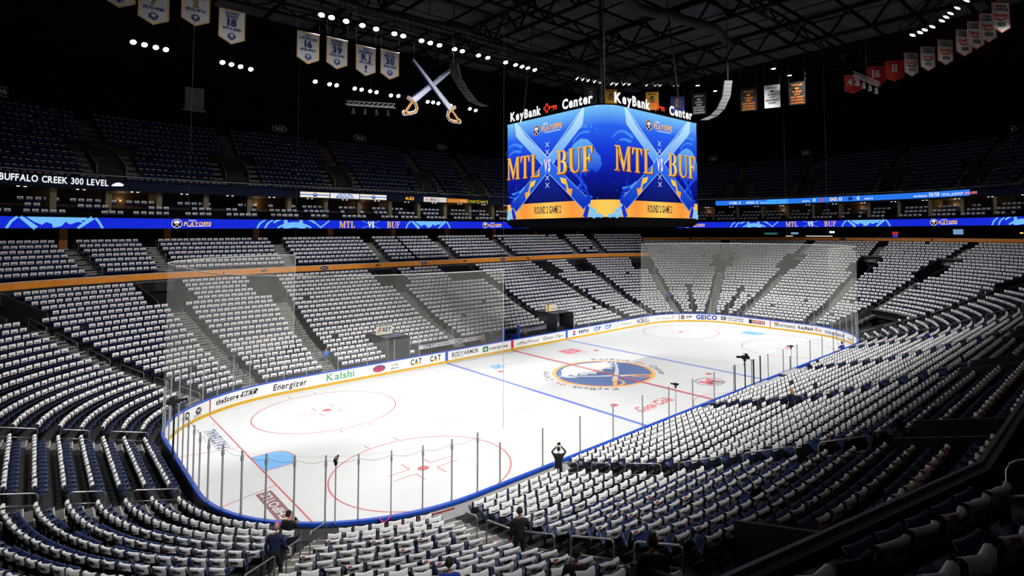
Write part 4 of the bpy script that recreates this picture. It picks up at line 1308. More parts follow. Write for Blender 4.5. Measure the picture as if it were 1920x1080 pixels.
for x, z, num, nmz, yr in names:
    first, last = nmz.split('|')
    its = [('name', G().text(first, 0, -.30, .17, 2, xs=.8).text(last, 0, -.55, .19, 2, w=min(1.25, .17*len(last))), BNAVY),
           ('number', G().text(num, 0, -1.12, .48, 2), BNAVY if num != '7' and num != '2' else flat(lin(150, 120, 40))),
           ('years', G().text(yr, 0, -1.42, .18, 2, w=1.1), BNAVY)]
    e = banner('retired_number_banner', (x, 10.7, z), 0, 1.62, 2.42, BNW, its, 'white pointed banner with navy %s, %s from the left' % ('letters RJ' if num == 'RJ' else 'number '+num, {'11': 'leftmost, first', '14': 'second', '7': 'third', '2': 'fourth', '18': 'fifth', '16': 'sixth', '39': 'seventh', 'RJ': 'eighth', '30': 'ninth'}[num]), True, BGOLD)
    fn = plane_map((0, -.03, -1.86), (1, 0, 0), (0, 0, 1), (0, -1, 0), .004)
    if num == 'RJ':
        put('microphone', G().ell(0, .18, .12, .16, 14).rect(-.04, -.22, .04, .05).rect(-.14, -.26, .14, -.2), fn, BNAVY, e, 2)
    else:
        put('crest_disc', G().ell(0, 0, .24, n=20), fn, BNAVY, e, 2)
        put('crest_bison', bison(.19).stroke([(-.16, -.16), (.12, .06)], .03).stroke([(.16, -.16), (-.12, .06)], .03), fn, BNW, e, 3)
RD = flat(lin(214, 60, 34)); BLKT = flat((.02, .02, .022)); WHTB = flat((.6, .6, .6))
yr_ = [(16.4, -26.5, '2025', 'far right end of the row'), (18.31, -25.39, '2024', 'second'), (19.68, -24.33, '2021', 'third'), (21.19, -23.22, '2008', 'fourth'), (23.07, -21.43, '1996', 'fifth'), (24.09, -19.79, '1993', 'sixth'), (25.06, -18.15, '1992', 'seventh')]
for x, y, yr, q in yr_:
    yaw = math.atan2(8.35, 8.65)+math.pi*0+math.radians(-80)
    its = [('lettering', G().text('WORLD', 0, -.36, .2, 2, xs=.8).text('CHAMPIONS', 0, -.62, .2, 2, w=1.2), BLKT), ('emblem', G().text('Bandits', 0, -1.08, .26, 2, slant=.25, w=1.2), RD), ('emblem_bar', G().stroke([(-.5, -1.22), (0, -1.35), (.5, -1.15)], .12), RD if yr > '1994' else BLKT),
           ('year', G().text(yr, 0, -1.82, .28, 2, w=.7), BLKT)]
    banner('champions_banner', (x, y, 28.5+1.15), yaw, 1.5, 2.35, BNW, its, 'white pointed WORLD CHAMPIONS banner with red edge, year %s, %s from the right' % (yr, q.split()[0].replace('far', 'first')), True, RD)
for x, y, num in ((26.27, -16.29, '11'), (27.05, -14.33, '16'), (28.64, -11.43, '42')):
    its = [('number', G().text(num, 0, -1.15, .72, 2), WHTB), ('name', G().text('PLAYER', 0, -.3, .14, 1, w=.8), flat(lin(150, 40, 30)))]
    banner('red_number_banner', (x, y, 28.5+1.05), math.radians(-55), 1.75, 2.15, flat(lin(200, 48, 36)), its, 'red pointed banner with white number %s, %s' % (num, {'11': 'beside the white banners', '16': 'the middle one', '42': 'behind the small truss'}[num]), True, flat(lin(170, 60, 50)))
OR_ = flat(lin(206, 116, 30)); BKC = flat((.012, .012, .014)); YEL = flat(lin(196, 140, 36))
def text_banner(pos, w_, h_, cloth, ink, lines, label, yaw=-1.2):
    its, z = [], -.12*h_
    for i, t in enumerate(lines):
        hh = .075*h_
        if t == '*':
            its.append(('emblem', bison(.30).xf(lambda a, b_, z=z: (a, b_+z-.22)), ink)); z -= .17*h_
        else:
            its.append(('lettering', G().text(t, 0, z-hh*.5, hh, 2, w=min(w_*.82, len(t)*hh*.8)), ink)); z -= .125*h_
    return banner('division_banner', pos, yaw, w_, h_, cloth, its, label, False, None)
ND = ['NORTHEAST', 'DIVISION', 'CHAMPIONS']
text_banner((21.3, -2.8, 28.3), 1.75, 2.5, BKC, OR_, ['BUFFALO', '*', 'SABRES', '1997']+ND, 'black banner with orange writing left of the white trophy banner')
text_banner((21.5, -5.5, 28.25), 1.65, 2.5, BNW, BLKT, ['BUFFALO', '*', 'SABRES', '2007', 'PRESIDENTS', 'TROPHY'], 'white rectangular banner reading BUFFALO SABRES 2007 PRESIDENTS TROPHY')
text_banner((22.1, -8.0, 28.2), 1.65, 2.45, BKC, OR_, ['BUFFALO', '*', 'SABRES', '2007']+ND, 'black banner with orange writing right of the white trophy banner')
text_banner((18.0, 1.6, 28.0), 1.6, 2.4, BKC, WHTB, ['BUFFALO', '*', 'SABRES', '2010']+ND, 'black banner with white writing above the scoreboard corner')
text_banner((7.25, 5.4, 27.3), 1.28, 1.9, YEL, BLKT, ['BUFFALO', '*', 'SABRES', '1975'], 'yellow banner behind the left half of the scoreboard sign', -.9)
text_banner((11.0, 2.85, 27.2), 1.36, 1.9, YEL, BLKT, ['BUFFALO', '*', 'SABRES', '1980'], 'yellow banner behind the right half of the scoreboard sign', -.9)
text_banner((15.1, 2.5, 27.3), 1.53, 1.95, BNAVY, YEL, ['*', 'SABRES', '1981', 'ADAMS'], 'navy banner with gold writing behind the scoreboard sign', -.9)
text_banner((5.3, 6.5, 27.5), 1.36, 1.9, BKC, flat((.2, .2, .2)), ['BUFFALO', '*', 'ADAMS', '1983'], 'black banner behind the left scoreboard screen', -.9)

# ------------------------------------------------------------------ crossed sabres sign
e = empty('crossed_sabres_sign', (-11.47, 9.3, 24.5))
tag(e, 'large crossed sabres sign with silver blades and gold hilts', 'sign')
SILV = mat('sign_silver', (0.55, 0.57, 0.66), .4, .08, 5, metal=.2); SGOLD = mat('sign_gold', (0.55, 0.26, 0.05), .45, .1, 5)
fnS = lambda y: (lambda a, b_, l: np.array([a, y, b_]))
def slab(nm, g, y0, y1, m):
    """flat outline with thickness"""
    b = B()
    nV = len(g.V)
    b.add([(a, y0, c) for a, c in g.V], [f[:] for f in g.F]); b.add([(a, y1, c) for a, c in g.V], [f[::-1] for f in g.F])
    for f in g.F:
        for i in range(len(f)):
            p, q = f[i], f[(i+1) % len(f)]
            b.F.append([p, q, nV+q, nV+p]); b.M.append(0)
    return b.obj(nm, m, e)
for m, y in ((1, -.10), (-1, .12)):
    tip = (-1.9, 2.4) if m == 1 else (1.96, 2.42)
    gd = (1.75, -1.3) if m == 1 else (-1.9, -1.05)
    pm_ = (2.55, -2.2) if m == 1 else (-2.6, -2.15)
    bl = G().stroke([tip, ((tip[0]*.62+gd[0]*.38), tip[1]*.62+gd[1]*.38), gd], .10, .46)
    slab('blade_outline', G().stroke([(tip[0]*1.02, tip[1]*1.02), gd], .30, .62), y+.05, y+.12, BNAVY)
    slab('blade', bl, y-.02, y+.05, SILV)
    gd, pm_ = np.array(gd), np.array(pm_)
    ax_ = (pm_-gd)/np.linalg.norm(pm_-gd); L_g = np.linalg.norm(pm_-gd)
    pr = np.array([ax_[1], -ax_[0]]); pr = pr if pr[1] < 0 else -pr
    slab('grip', G().stroke([gd, gd+ax_*L_g*.85], .20), y-.02, y+.06, SGOLD)
    bow = [gd-pr*.55+ax_*.02, gd-pr*.1-ax_*.03, gd+pr*.35-ax_*.02, gd+pr*.66+ax_*.22, gd+pr*.72+ax_*.55, gd+pr*.50+ax_*.88, gd+pr*.18+ax_*L_g*.95, pm_]
    g = G().stroke(bow, .15); g.ell(pm_[0], pm_[1], .17, .17, 14)
    slab('guard', g, y-.06, y+.04, SGOLD)
    g = G().stroke(bow, .30); g.ell(pm_[0], pm_[1], .25, .25, 14)
    slab('guard_outline', g, y+.05, y+.10, SILV)
for x, y in ((-1.9, 2.4), (1.96, 2.42)):
    b = B(); b.tube([(x, 0, y), (x, 0, 10.2)], .015, 4); b.obj('cable', BLACKM, e)

# ------------------------------------------------------------------ floodlights (each carries its own lamp)
LENS = emit('floodlight_lens', (1.0, 0.97, 0.90), 40.0)
LENSD = emit('floodlight_lens_dim', (1.0, 0.97, 0.90), 7.0)
LMESH = {}
def floodlight(x, y, z, aim, power, label, group, size=1.0, dim=False, spot=78):
    e = empty('floodlight', (x, y, z))
    v = Vector(aim)-Vector((x, y, z))
    e.rotation_euler = v.to_track_quat('-Z', 'Y').to_euler()
    for nm, key in (('housing', 'h'), ('lens', 'd' if dim else 'l'), ('yoke', 'y')):
        if key not in LMESH:
            b = B()
            if key == 'h':
                b.lathe([(.02, .42), (.16, .40), (.20, .22), (.25, .02), (.27, -.02), (.25, -.02)], 14)
                o = b.obj(nm, BLACKM, e, True)
            elif key == 'y':
                b.tube([(-.34, 0, .05), (-.36, 0, .35), (-.2, 0, .62), (.2, 0, .62), (.36, 0, .35), (.34, 0, .05)], .03, 5)
                b.tube([(0, 0, .62), (0, 0, 1.0)], .04, 5)
                o = b.obj(nm, BLACKM, e)
            else:
                b.lathe([(.0, -.03), (.13, -.03), (.23, -.005)], 16)
                o = b.obj(nm, LENSD if dim else LENS, e)
            LMESH[key] = o.data
        else:
            o = bpy.data.objects.new(nm, LMESH[key]); COL.objects.link(o); o.parent = e
    if power:
        l = bpy.data.lights.new('lamp', 'SPOT')
        l.energy = power
        l.color = (1.0, .985, .965)
        l.spot_size = math.radians(spot)
        l.spot_blend = .9
        l.shadow_soft_size = .28
        o = bpy.data.objects.new('lamp', l); COL.objects.link(o); o.parent = e
        o.location = (0, 0, -.08)
    tag(e, label, 'lamp', group)
    return e
LA = [(-30.06, 31.04), (-29.21, 31.25), (-28.33, 31.47), (-27.54, 31.57), (-22.63, 32.56), (-21.77, 32.76), (-20.88, 32.97), (-19.83, 33.33), (-13.01, 33.71), (-11.34, 33.77), (-10.55, 33.7), (-8.35, 33.71), (-7.52, 33.64), (-6.41, 33.68), (-5.59, 33.66), (-3.51, 33.99), (-2.68, 33.6), (-0.76, 33.81), (1.75, 33.97), (2.44, 33.75), (3.3, 33.82), (5.23, 33.81), (8.34, 33.72), (9.55, 34.04)]
LB = [-19.89, -19.09, -17.9, -16.52, -15.3, -13.62, -12.78, -10.96, -10.06, -9.09, -7.45, -6.57, -4.68, -3.55, -1.3, 0.01, 0.9, 1.69, 2.67]
LC = [(10.94, 14.29), (11.8, 14.14), (12.63, 14.03), (13.56, 13.83), (14.41, 13.72), (15.87, 13.05), (16.51, 12.8), (17.21, 12.15), (17.7, 11.69), (19.7, 10.52), (20.55, 9.73), (21.01, 9.3), (22.48, 8.28), (23.03, 7.77)]
LD = [(20.63, -19.45), (20.34, -20.12), (19.89, -20.6), (19.48, -21.27), (18.49, -22.21), (17.78, -22.67), (17.09, -23.12), (16.2, -23.77), (14.99, -24.61)]
OR = lambda n: str(n)+('th' if 10 <= n % 100 <= 20 else {1: 'st', 2: 'nd', 3: 'rd'}.get(n % 10, 'th'))
for i, (x, y) in enumerate(LA):
    floodlight(x, y, 30, (x*.8, -2, 0), FAR_POWER*1.3 if i % 2 == 0 else 0, 'bright floodlight, %s from the left in the far lower lamp row' % OR(i+1), 'lamps of the far lower row', spot=52)
for i, x in enumerate(LB):
    floodlight(x, 12.45, 30, (x*1.3, -4.0, 0), LAMP_POWER*1.1 if i % 2 == 0 else 0, 'bright floodlight, %s from the left in the upper lamp row' % OR(i+1), 'lamps of the upper row', spot=62)
for i, (x, y) in enumerate(LC):
    floodlight(x, y, 31, (x+20, -4, 3), END_POWER if i % 2 == 0 else 0, 'bright floodlight, %s from the left in the row above the scoreboard' % OR(i+1), 'lamps above the scoreboard', spot=70)
for i, (x, y) in enumerate(LD):
    floodlight(x, y, 30, (12, -6, 0), 0, 'bright floodlight, %s from the left in the row at the upper right' % OR(i+1), 'lamps at the upper right')
for i in range(9):     # the near side row over the camera, out of the picture
    floodlight(-22+5.6*i, -12.45, 30, (-28+6.9*i, 21, 5), FRONT_POWER, 'floodlight of the near row above the near boards', 'lamps of the near row', spot=66)
for i in range(12):  # unseen mirror of the far row, added to light the near seat backs
    floodlight(-30+4.6*i, -33.7, 30, (-27+4.6*i, -5, 0), BACK_POWER, 'unseen floodlight added over the near club seats', 'added lamps over the near club seats', spot=64)
for x in (-27, -23):
    for y in (-5, 5):
        floodlight(x, y, 30.5, (x-1.0, y*.9, 0) if x < -25 else (-40, 8 if y > 0 else 0, 3), LAMP_POWER if x < -25 else END_POWER*.8, 'floodlight over the %s goal end, %s side' % ('near', 'near' if y < 0 else 'far') + (' outer' if x < -25 else ' inner'), 'lamps over the near goal')
        floodlight(-x, y, 30.5, (-x+1.0, y*.9, 0), LAMP_POWER, 'floodlight over the %s goal end, %s side' % ('far', 'near' if y < 0 else 'far') + (' outer' if x < -25 else ' inner'), 'lamps over the far goal')
def catwalk(p0, p1, label):
    b = B()
    p0, p1 = np.array(p0, float), np.array(p1, float)
    d = (p1-p0)/np.linalg.norm(p1-p0); s_ = np.array([-d[1], d[0], 0])
    e = empty('lamp_catwalk', tuple((p0+p1)/2)); o = (p0+p1)/2
    for q in (-.5, .5):
        for z in (.9, 1.5, 2.0):
            b.tube([p0-o+s_*q+[0, 0, z], p1-o+s_*q+[0, 0, z]], .05, 5)
    n = int(np.linalg.norm(p1-p0)/1.6)
    for i in range(n+1):
        c = p0+(p1-p0)*i/n-o
        b.tube([c-s_*.5+[0, 0, .9], c-s_*.5+[0, 0, 2.0]], .035, 4); b.tube([c+s_*.5+[0, 0, .9], c+s_*.5+[0, 0, 2.0]], .035, 4)
        b.tube([c-s_*.5+[0, 0, .9], c+s_*.5+[0, 0, .9]], .035, 4)
    b.obj('frame', TRUSS, e)
    for i in range(0, n+1, 4):
        c = p0+(p1-p0)*i/n-o
        h = B(); h.tube([c+[0, 0, 2.0], c+[0, 0, 35-p0[2]]], .03, 4); h.obj('hanger', TRUSS, e)
    tag(e, label, 'catwalk')
catwalk((-33, 33.2, 30), (12, 33.8, 30), 'black steel catwalk carrying the far lower lamp row')
catwalk((-23, 12.6, 30), (6, 12.6, 30), 'black steel catwalk carrying the upper lamp row')
catwalk((9, 15.0, 31), (25, 6.5, 31), 'black steel catwalk carrying the lamps above the scoreboard')
catwalk((22, -18.5, 30), (13, -26, 30), 'black steel catwalk carrying the lamps at the upper right')

# ------------------------------------------------------------------ loudspeaker line arrays, small lighting truss
def line_array(P, label, col, w_=1.3):
    e = empty('line_array_speaker', tuple(P[0]))
    P = [np.array(p, float)-np.array(P[0]) for p in P]
    L = np.concatenate([[0], np.cumsum([np.linalg.norm(b-a) for a, b in zip(P[:-1], P[1:])])])
    n = 13
    for i in range(n):
        t = L[-1]*(i+.5)/n
        c = np.array([np.interp(t, L, [p[k] for p in P]) for k in range(3)])
        c2 = np.array([np.interp(min(t+.1, L[-1]), L, [p[k] for p in P]) for k in range(3)])
        c1 = np.array([np.interp(t-.1, L, [p[k] for p in P]) for k in range(3)])
        d = (c2-c1)/np.linalg.norm(c2-c1)
        side = np.cross(d, [R_[0], R_[1], 0]); side = np.array([R_[0], R_[1], 0.])
        nrm = np.cross(d, side); hh = L[-1]/n*.46
        b = B()
        b.box(-w_/2, w_/2, -.28, .28, -hh, hh, 0, lambda v: c+side*v[0]*.6+nrm*v[1]+d*v[2])
        b.obj('cabinet', col, e)
    b = B(); b.tube([(0, 0, 0), (0, 0, 35-e.location[2])], .05, 5); b.obj('hanger', BLACKM, e)
    tag(e, label, 'loudspeaker')
line_array([(12.6, -5.3, 27.1), (12.5, -5.1, 25.5), (12.1, -4.7, 24.3), (11.6, -4.2, 23.6), (10.9, -3.6, 23.2)], 'curved grey line array loudspeaker right of the scoreboard', mat('speaker_grey', (.09, .09, .095), .7))
line_array([(-9.5, 9.3, 27.4), (-9.2, 9.2, 26.2), (-8.8, 8.8, 25.2), (-8.1, 8.2, 24.0), (-7.3, 7.5, 23.6)], 'curved black line array loudspeaker beside the crossed sabres sign', mat('speaker_black', (.03, .03, .032), .7))
def small_truss(p0, p1, label, z=34):
    p0, p1 = np.array(p0, float), np.array(p1, float); o = (p0+p1)/2
    e = empty('lighting_truss', tuple(o))
    b = B(); d = (p1-p0)/np.linalg.norm(p1-p0); s_ = np.array([-d[1], d[0], 0])
    for q, zz in ((-.2, 0), (.2, 0), (0, .35)):
        b.tube([p0-o+s_*q+[0, 0, zz], p1-o+s_*q+[0, 0, zz]], .035, 5)
    n = 10
    for i in range(n):
        a, c = p0+(p1-p0)*i/n-o, p0+(p1-p0)*(i+1)/n-o
        b.tube([a-s_*.2, c+[0, 0, .35]], .018, 4); b.tube([a+s_*.2, c+[0, 0, .35]], .018, 4); b.tube([a-s_*.2, c+s_*.2], .018, 4)
    b.obj('frame', ALU, e)
    for i in range(4):
        c = p0+(p1-p0)*(i+.6)/4.2-o
        h = B(); h.lathe([(.0, -.25), (.1, -.3), (.13, -.55), (.17, -.8), (.0, -.75)], 10, 0, lambda v: (v[0]+c[0], v[1]+c[1], v[2]+c[2])); h.obj('moving_light', BLACKM if z == 34 else ALU, e)
    h = B(); h.tube([(0, 0, .3), (0, 0, z-o[2])], .02, 4); h.obj('cable', BLACKM, e)
    tag(e, label, 'truss')
small_truss((-16.3, 16.1, 23.8), (-13.2, 13.0, 23.5), 'small lighting truss with moving heads left of the crossed sabres')
small_truss((16.2, -15.8, 26.2), (17.9, -17.4, 25.2), 'short silver lighting truss in front of the red banners', 33)
# wall screen block on the upper back wall, top left
b = B(); b.box(-.95, .95, -.3, .3, -1.3, 1.3); b.box(-1.15, 1.15, -.45, .3, -1.5, -1.3)
o = b.obj('wall_projection_box', GREYW); o.location = (-22.9, 45.0, 28.3)
tag(o, 'grey box unit with ledge on the upper back wall, top left', 'wall box')

# ------------------------------------------------------------------ suites: pillars, counters, warm lights; upper deck openings
TAN = mat('suite_pillar_tan', (0.20, 0.17, 0.10), .7, .15, 3)
LR = tlen(26.5)[-1]
k = 0
t = -44.0
WARM = emit('sconce_bulb', lin(255, 190, 110), 6.0)
DOWN = emit('downlight', (1, 1, .95), 3.0)
while t < 112:
    s = S_of(t, 26.5)
    p, n = pt(s, 26.5)
    t_ = np.array([n[1], -n[0]])
    fr = lambda v: np.array([*(p+t_*v[0]+n*v[1]), v[2]])
    b = B(); b.box(-.24, .24, -.5, .5, 14.2, 16.56, 0, fr); b.box(-.30, .30, -.56, .56, 14.2, 14.5, 0, fr)
    if k % 2 == 0: b.box(-.06, .06, .5, 3.0, 14.8, 16.56, 0, fr)
    tag(b.obj('trim_suite_pillar', TAN), kind='structure')
    if k % 3 == 0:
        q = S_of(t+1.5, 28.8)
        e = empty('wall_sconce', tuple(p3(q, 29.45, 15.75)))
        b = B(); b.lathe([(.02, -.12), (.10, -.1), (.14, .1), (.12, .1)], 10); b.obj('shade', mat('sconce_shade', (.4, .2, .08), .5), e)
        b = B(); b.lathe([(.0, .12), (.07, .09), (.07, -.02), (0, -.06)], 8); b.obj('bulb', WARM, e)
        l = bpy.data.lights.new('glow', 'POINT'); l.energy = 26; l.color = (1, .62, .3); l.shadow_soft_size = .1
        o = bpy.data.objects.new('glow', l); COL.objects.link(o); o.parent = e; pn = pt(q, 29)[1]; o.location = (-pn[0]*.35, -pn[1]*.35, .1)
        tag(e, 'small warm wall sconce in the suites, %s along the ring from the left' % OR(k//3+1), 'lamp', 'suite sconces')
    q = S_of(t+2.2, 25.6)
    for dx in (-.25, .25):
        pp = p3(S_of(t+2.2+dx, 25.6), 25.6, 16.53)
        b = B(); b.lathe([(0, -.03), (.09, -.03), (.11, .0)], 10, 0, None)
        o = b.obj('downlight', DOWN); o.location = pp
        tag(o, 'small round white downlight in the suite ceiling, %s pair from the left, %s one' % (OR(k+1), 'left' if dx < 0 else 'right'), 'lamp', 'suite downlights')
    t += 4.3; k += 1
UPA = [s_of(x, 43) for x in (-19.2, -6.9, 5.8, 14.4)]+[s_of(*q) for q in ((-31.3, 41.8), (27, 42), (37, 39), (47, 33), (53.5, 27), (57.7, 18.9), (60.4, 7.4), (60.45, -6.0), (58.1, -17.8), (54.5, -26))]
UPA = sorted([(s if s > 100 else s+LP) for s in UPA])
VOM = mat('vomitory_dark', (0.006, 0.006, 0.007), .8)
BROWN = mat('brown_stair', (0.10, 0.065, 0.045), .8, .2, 3)
for i, s in enumerate(UPA):
    b = B()
    p, n = pt(s, 0); t_ = np.array([n[1], -n[0]])
    fr = lambda v: np.array([*(p+t_*v[0]+n*v[1]), v[2]])
    da, db = up_d(2)-.45, up_d(6)-.45
    za, zb = up_f(1), up_f(6)+.35
    for sx in (-1.25, 1.15):
        b.add([fr(v) for v in ((sx, da, za), (sx, db, za), (sx, db, zb), (sx, da, up_f(2)+.9), (sx+.1, da, za), (sx+.1, db, za), (sx+.1, db, zb), (sx+.1, da, up_f(2)+.9))], [[0, 1, 2, 3], [4, 7, 6, 5], [3, 2, 6, 7], [0, 3, 7, 4]], 1)
    b.box(-1.2, 1.2, db-.1, db, za, zb, 0, fr)
    b.box(-1.2, 1.2, db-.9, db, zb-.12, zb, 2, fr)
    b.box(-1.15, 1.15, da-.05, db, za+.02, za+.06, 0, fr)
    b.box(-1.3, 1.3, db-.04, db+.02, zb, zb+.06, 3, fr)
    tag(b.obj('wall_upper_opening', [VOM, GREYW, VOM, mat('lintel_light', (.5, .5, .5), .6)]), kind='structure')
    st = B()
    for j in range(7, 13):
        d0 = up_d(j)-.45
        st.box(-.55, .55, d0-.02, d0+.8, up_f(j)-.3, up_f(j)+.03, 0, fr)
        st.box(-.55, .55, d0-.35, d0-.02, up_f(j)-.6, up_f(j)-.3, 0, fr)
    for sx in (-1.9, 1.9):
        for j in range(1, 7):
            d0 = up_d(j)-.45
            st.box(sx-.5, sx+.5, d0-.35, d0, up_f(j)-.6, up_f(j)-.3, 1, fr)
            st.box(sx-.5, sx+.5, d0, d0+.78, up_f(j)-.3, up_f(j)+.03, 1, fr)
    tag(st.obj('floor_upper_stairs', [BROWN, STEPC]), kind='structure')
ur = B()
P = [p3(s, 24.7, 17.95) for s in sr]
ur.tube(P, .03, 5)
for s in sr[::2]:
    ur.tube([p3(s, 24.7, 17.4), p3(s, 24.7, 17.95)], .02, 4)
tag(ur.obj('trim_upper_rail', STEEL), kind='structure')
# small things under the end ribbon: bar lights, screens
def small_box(name, s, d, z, w_, h_, m, label, cat):
    p, n = pt(s, d); t_ = np.array([n[1], -n[0]])
    b = B(); b.box(-w_/2, w_/2, -.06, .06, 0, h_, 0); b.box(-w_/2-.05, w_/2+.05, .06, .12, -.05, h_+.05, 1)
    o = b.obj(name, [m, BLACK])
    o.location = (p[0], p[1], z); o.rotation_euler = (0, 0, math.atan2(t_[1], t_[0]))
    tag(o, label, cat)
ENDS = lambda x, y: s_of(x, y)
for (s, z, w_, h_, m, lab, cat, nm) in (
    (33.2, 11.55, 2.2, .35, emit('scr_green', lin(50, 110, 110), .8), 'dim green screen in the far concourse, left one', 'screen', 'concourse_screen'),
    (34.1, 11.6, 1.2, .35, emit('scr_pale', lin(120, 160, 200), .9), 'pale blue screen in the far concourse', 'screen', 'concourse_screen'),
    (35.0, 11.25, 4.4, .07, emit('tube_w', (1, .98, .95), 1.6), 'white strip light in the far concourse behind the rows', 'lamp', 'strip_light'),
    (33.9, 11.25, 1.2, .07, emit('tube_w', (1, .98, .95), 1.6), 'short white strip light in the far concourse', 'lamp', 'strip_light'),
    (46.4, 11.6, 1.3, .75, emit('scr_pale', lin(120, 160, 200), .9), 'small pale wall screen in the concourse at the right', 'screen', 'concourse_screen'),
    (44.5, 11.5, .8, .5, emit('neon_red', lin(200, 40, 60), .9), 'small red neon sign in the concourse at the right', 'sign', 'neon_sign'),
    (44.5, 11.15, .7, .3, emit('neon_blue', lin(40, 70, 200), .9), 'small blue neon sign in the concourse at the right', 'sign', 'neon_sign'),
    (48.9, 12.35, 5.4, .12, emit('bar_warm', lin(255, 205, 130), 1.6), 'warm light strip over the concourse bar at the right', 'lamp', 'bar_light')):
    small_box(nm, s, 30.6, z, w_, h_, m, lab, cat)
for i in range(9):
    small_box('bar_lamp', 48.2+.17*i, 30.4, 11.75+.2*(i % 3), .35, .14, emit('bar_bulb', lin(255, 190, 110), 2.0), 'tiny warm lamp over the concourse bar, %s of nine' % OR(i+1), 'lamp')
for i, s in enumerate((36.9, 37.35)):
    small_box('video_light', s, 27.5, 11.85, .22, .25, emit('video_light', (1, 1, 1), 12.0), 'bright white video light above the far end fascia, %s one' % ('left' if i == 0 else 'right'), 'lamp')

# ------------------------------------------------------------------ stairs and handrails of the lower bowl and club tier
def in_view(p, m=120):
    x, y, z = project(p)
    return z > .5 and -m < x < 1920+m and -m < y < 1080+m
STEP = {}
def step_mesh(rise, tread, run):
    key = (round(rise, 3), round(tread, 3))
    if key not in STEP:
        b = B()
        b.box(-.58, .58, -.32, -.02, -rise, -rise/2, 0)
        b.box(-.58, .58, -.34, -.30, -rise/2-.03, -rise/2+.006, 1)
        b.box(-.58, .58, -.02, tread-.02, -rise, .012, 0)
        b.box(-.58, .58, -.04, .0, -.03, .018, 1)
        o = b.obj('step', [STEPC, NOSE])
        STEP[key] = o.data
        bpy.data.objects.remove(o)
    return STEP[key]
def stairs(s, rows, dfun, ffun, tread, name='floor_stairs'):
    root = None
    for k in rows:
        d0 = dfun(k)-(.5 if dfun is row_d else .55)
        p, n = pt(s, d0)
        z = ffun(k)
        if not in_view((p[0], p[1], z), 60): continue
        rise = z-(ffun(k-1) if k > 0 else (.3 if dfun is row_d else z-.27))
        if root is None:
            root = empty(name, (0, 0, 0)); tag(root, kind='structure')
        o = bpy.data.objects.new('step', step_mesh(rise, tread, 0)); COL.objects.link(o)
        o.parent = root
        o.location = (p[0], p[1], z)
        o.rotation_euler = (0, 0, math.atan2(-n[0], n[1]))
SNAME = {}
def where(s):
    ph, i = corner_phi(s)
    p, _ = pt(s)
    if i in (0, 8): return 'far side stairs %s' % ('left of the benches' if p[0] < -10 else 'behind the left bench' if p[0] < 0 else 'behind the right bench' if p[0] < 12 else 'right of the benches')
    if i == 4: return 'near side stairs %s' % ('nearest the camera' if p[0] < -12 else 'at the near blue line' if p[0] < 0 else 'at the far blue line' if p[0] < 12 else 'at the right end')
    if i == 2 or (ph is not None and ph < 12 and p[0] > 0): return 'far end stairs %s' % ('left of the goal' if p[1] > 0 else 'right of the goal')
    if i == 6 or (ph is not None and ph < 12): return 'left end stairs %s' % ('beyond the goal' if p[1] > 0 else 'before the goal')
    nm = {1: 'far right corner', 3: 'near right corner', 5: 'near left corner', 7: 'far left corner'}[i]
    return '%s %s stairs' % (nm, 'side' if ph > 65 else 'middle' if ph > 40 else 'end')
def handrail(s, dA, zA, dB, zB, label, h=.92):
    pa, pb = p3(s, dA, zA), p3(s, dB, zB)
    if not (in_view(pa) or in_view(pb)): return
    e = empty('handrail', tuple(pa))
    A, Bp = np.zeros(3), pb-pa
    up = np.array([0, 0, h]); u = (Bp-A)/np.linalg.norm(Bp-A)
    b = B(); b.tube([A, A+up-[0, 0, .10], A+up-[0, 0, .03]+u*.04, A+up+u*.12, Bp+up-u*.12, Bp+up-[0, 0, .03]-u*.04, Bp+up-[0, 0, .10], Bp], .026, 6)
    b.obj('rail', STEEL, e, True)
    b = B(); b.tube([A+up*.52, Bp+up*.52], .02, 6); b.obj('mid_rail', STEEL, e, True)
    tag(e, label, 'handrail', 'stair handrails')
SEG = [(.1, 2.0), (3.0, 4.3), (5.3, 7.5), (8.5, 10.7), (11.7, 13.9), (14.8, 16.6)]
def fz(kf):
    k0 = int(math.floor(kf)); return row_f(k0)+(row_f(k0+1)-row_f(k0))*(kf-k0)-.1
for s in AISLES:
    kmax = 30 if is_end(s) else 17
    rows = [k for k in range(0, kmax) if not in_tunnel(s, k)]
    if BS[8] < s or s < AX: rows = [k for k in rows if not BENCH(s, k)]
    stairs(s, rows, row_d, row_f, .85)
    for i, (a, b_) in enumerate(SEG):
        if BENCH(s, a): continue
        handrail(s, row_d(a)-.3, fz(a), row_d(b_)-.3, fz(b_), 'steel handrail, %s up from the boards, %s' % (OR(i+1), where(s)))
for c_, s in enumerate(CLUB_AISLES):
    if is_end(s): continue
    up = NEAR_UP if is_near(s) else 0
    cf = (lambda j: club_f(j)+NEAR_UP) if up else club_f
    cdf = (lambda j: club_d(j)-NEAR_IN) if up else club_d
    stairs(s, range(7), cdf, cf, .95)
    for i, (a, b_) in enumerate(((0.2, 1.6), (2.6, 4.0), (5, 6))):
        sd_ = S_of(T_of(s % LP, 22)+.5, 22)
        p, _ = pt(s, 22)
        side = sorted([q for q in CLUB_AISLES if is_near(q) == is_near(s)], key=lambda q: (q+LP/2) % LP if not is_near(q) else -q)
        handrail(sd_, cdf(a)-.3, cf(a)-.05, cdf(b_)-.3, cf(b_)-.05, 'steel handrail in the %s club tier, %s row of rails, %s stairway from the left' % ('near' if up else 'far', ('front', 'middle', 'back')[i], OR(side.index(s)+1)))
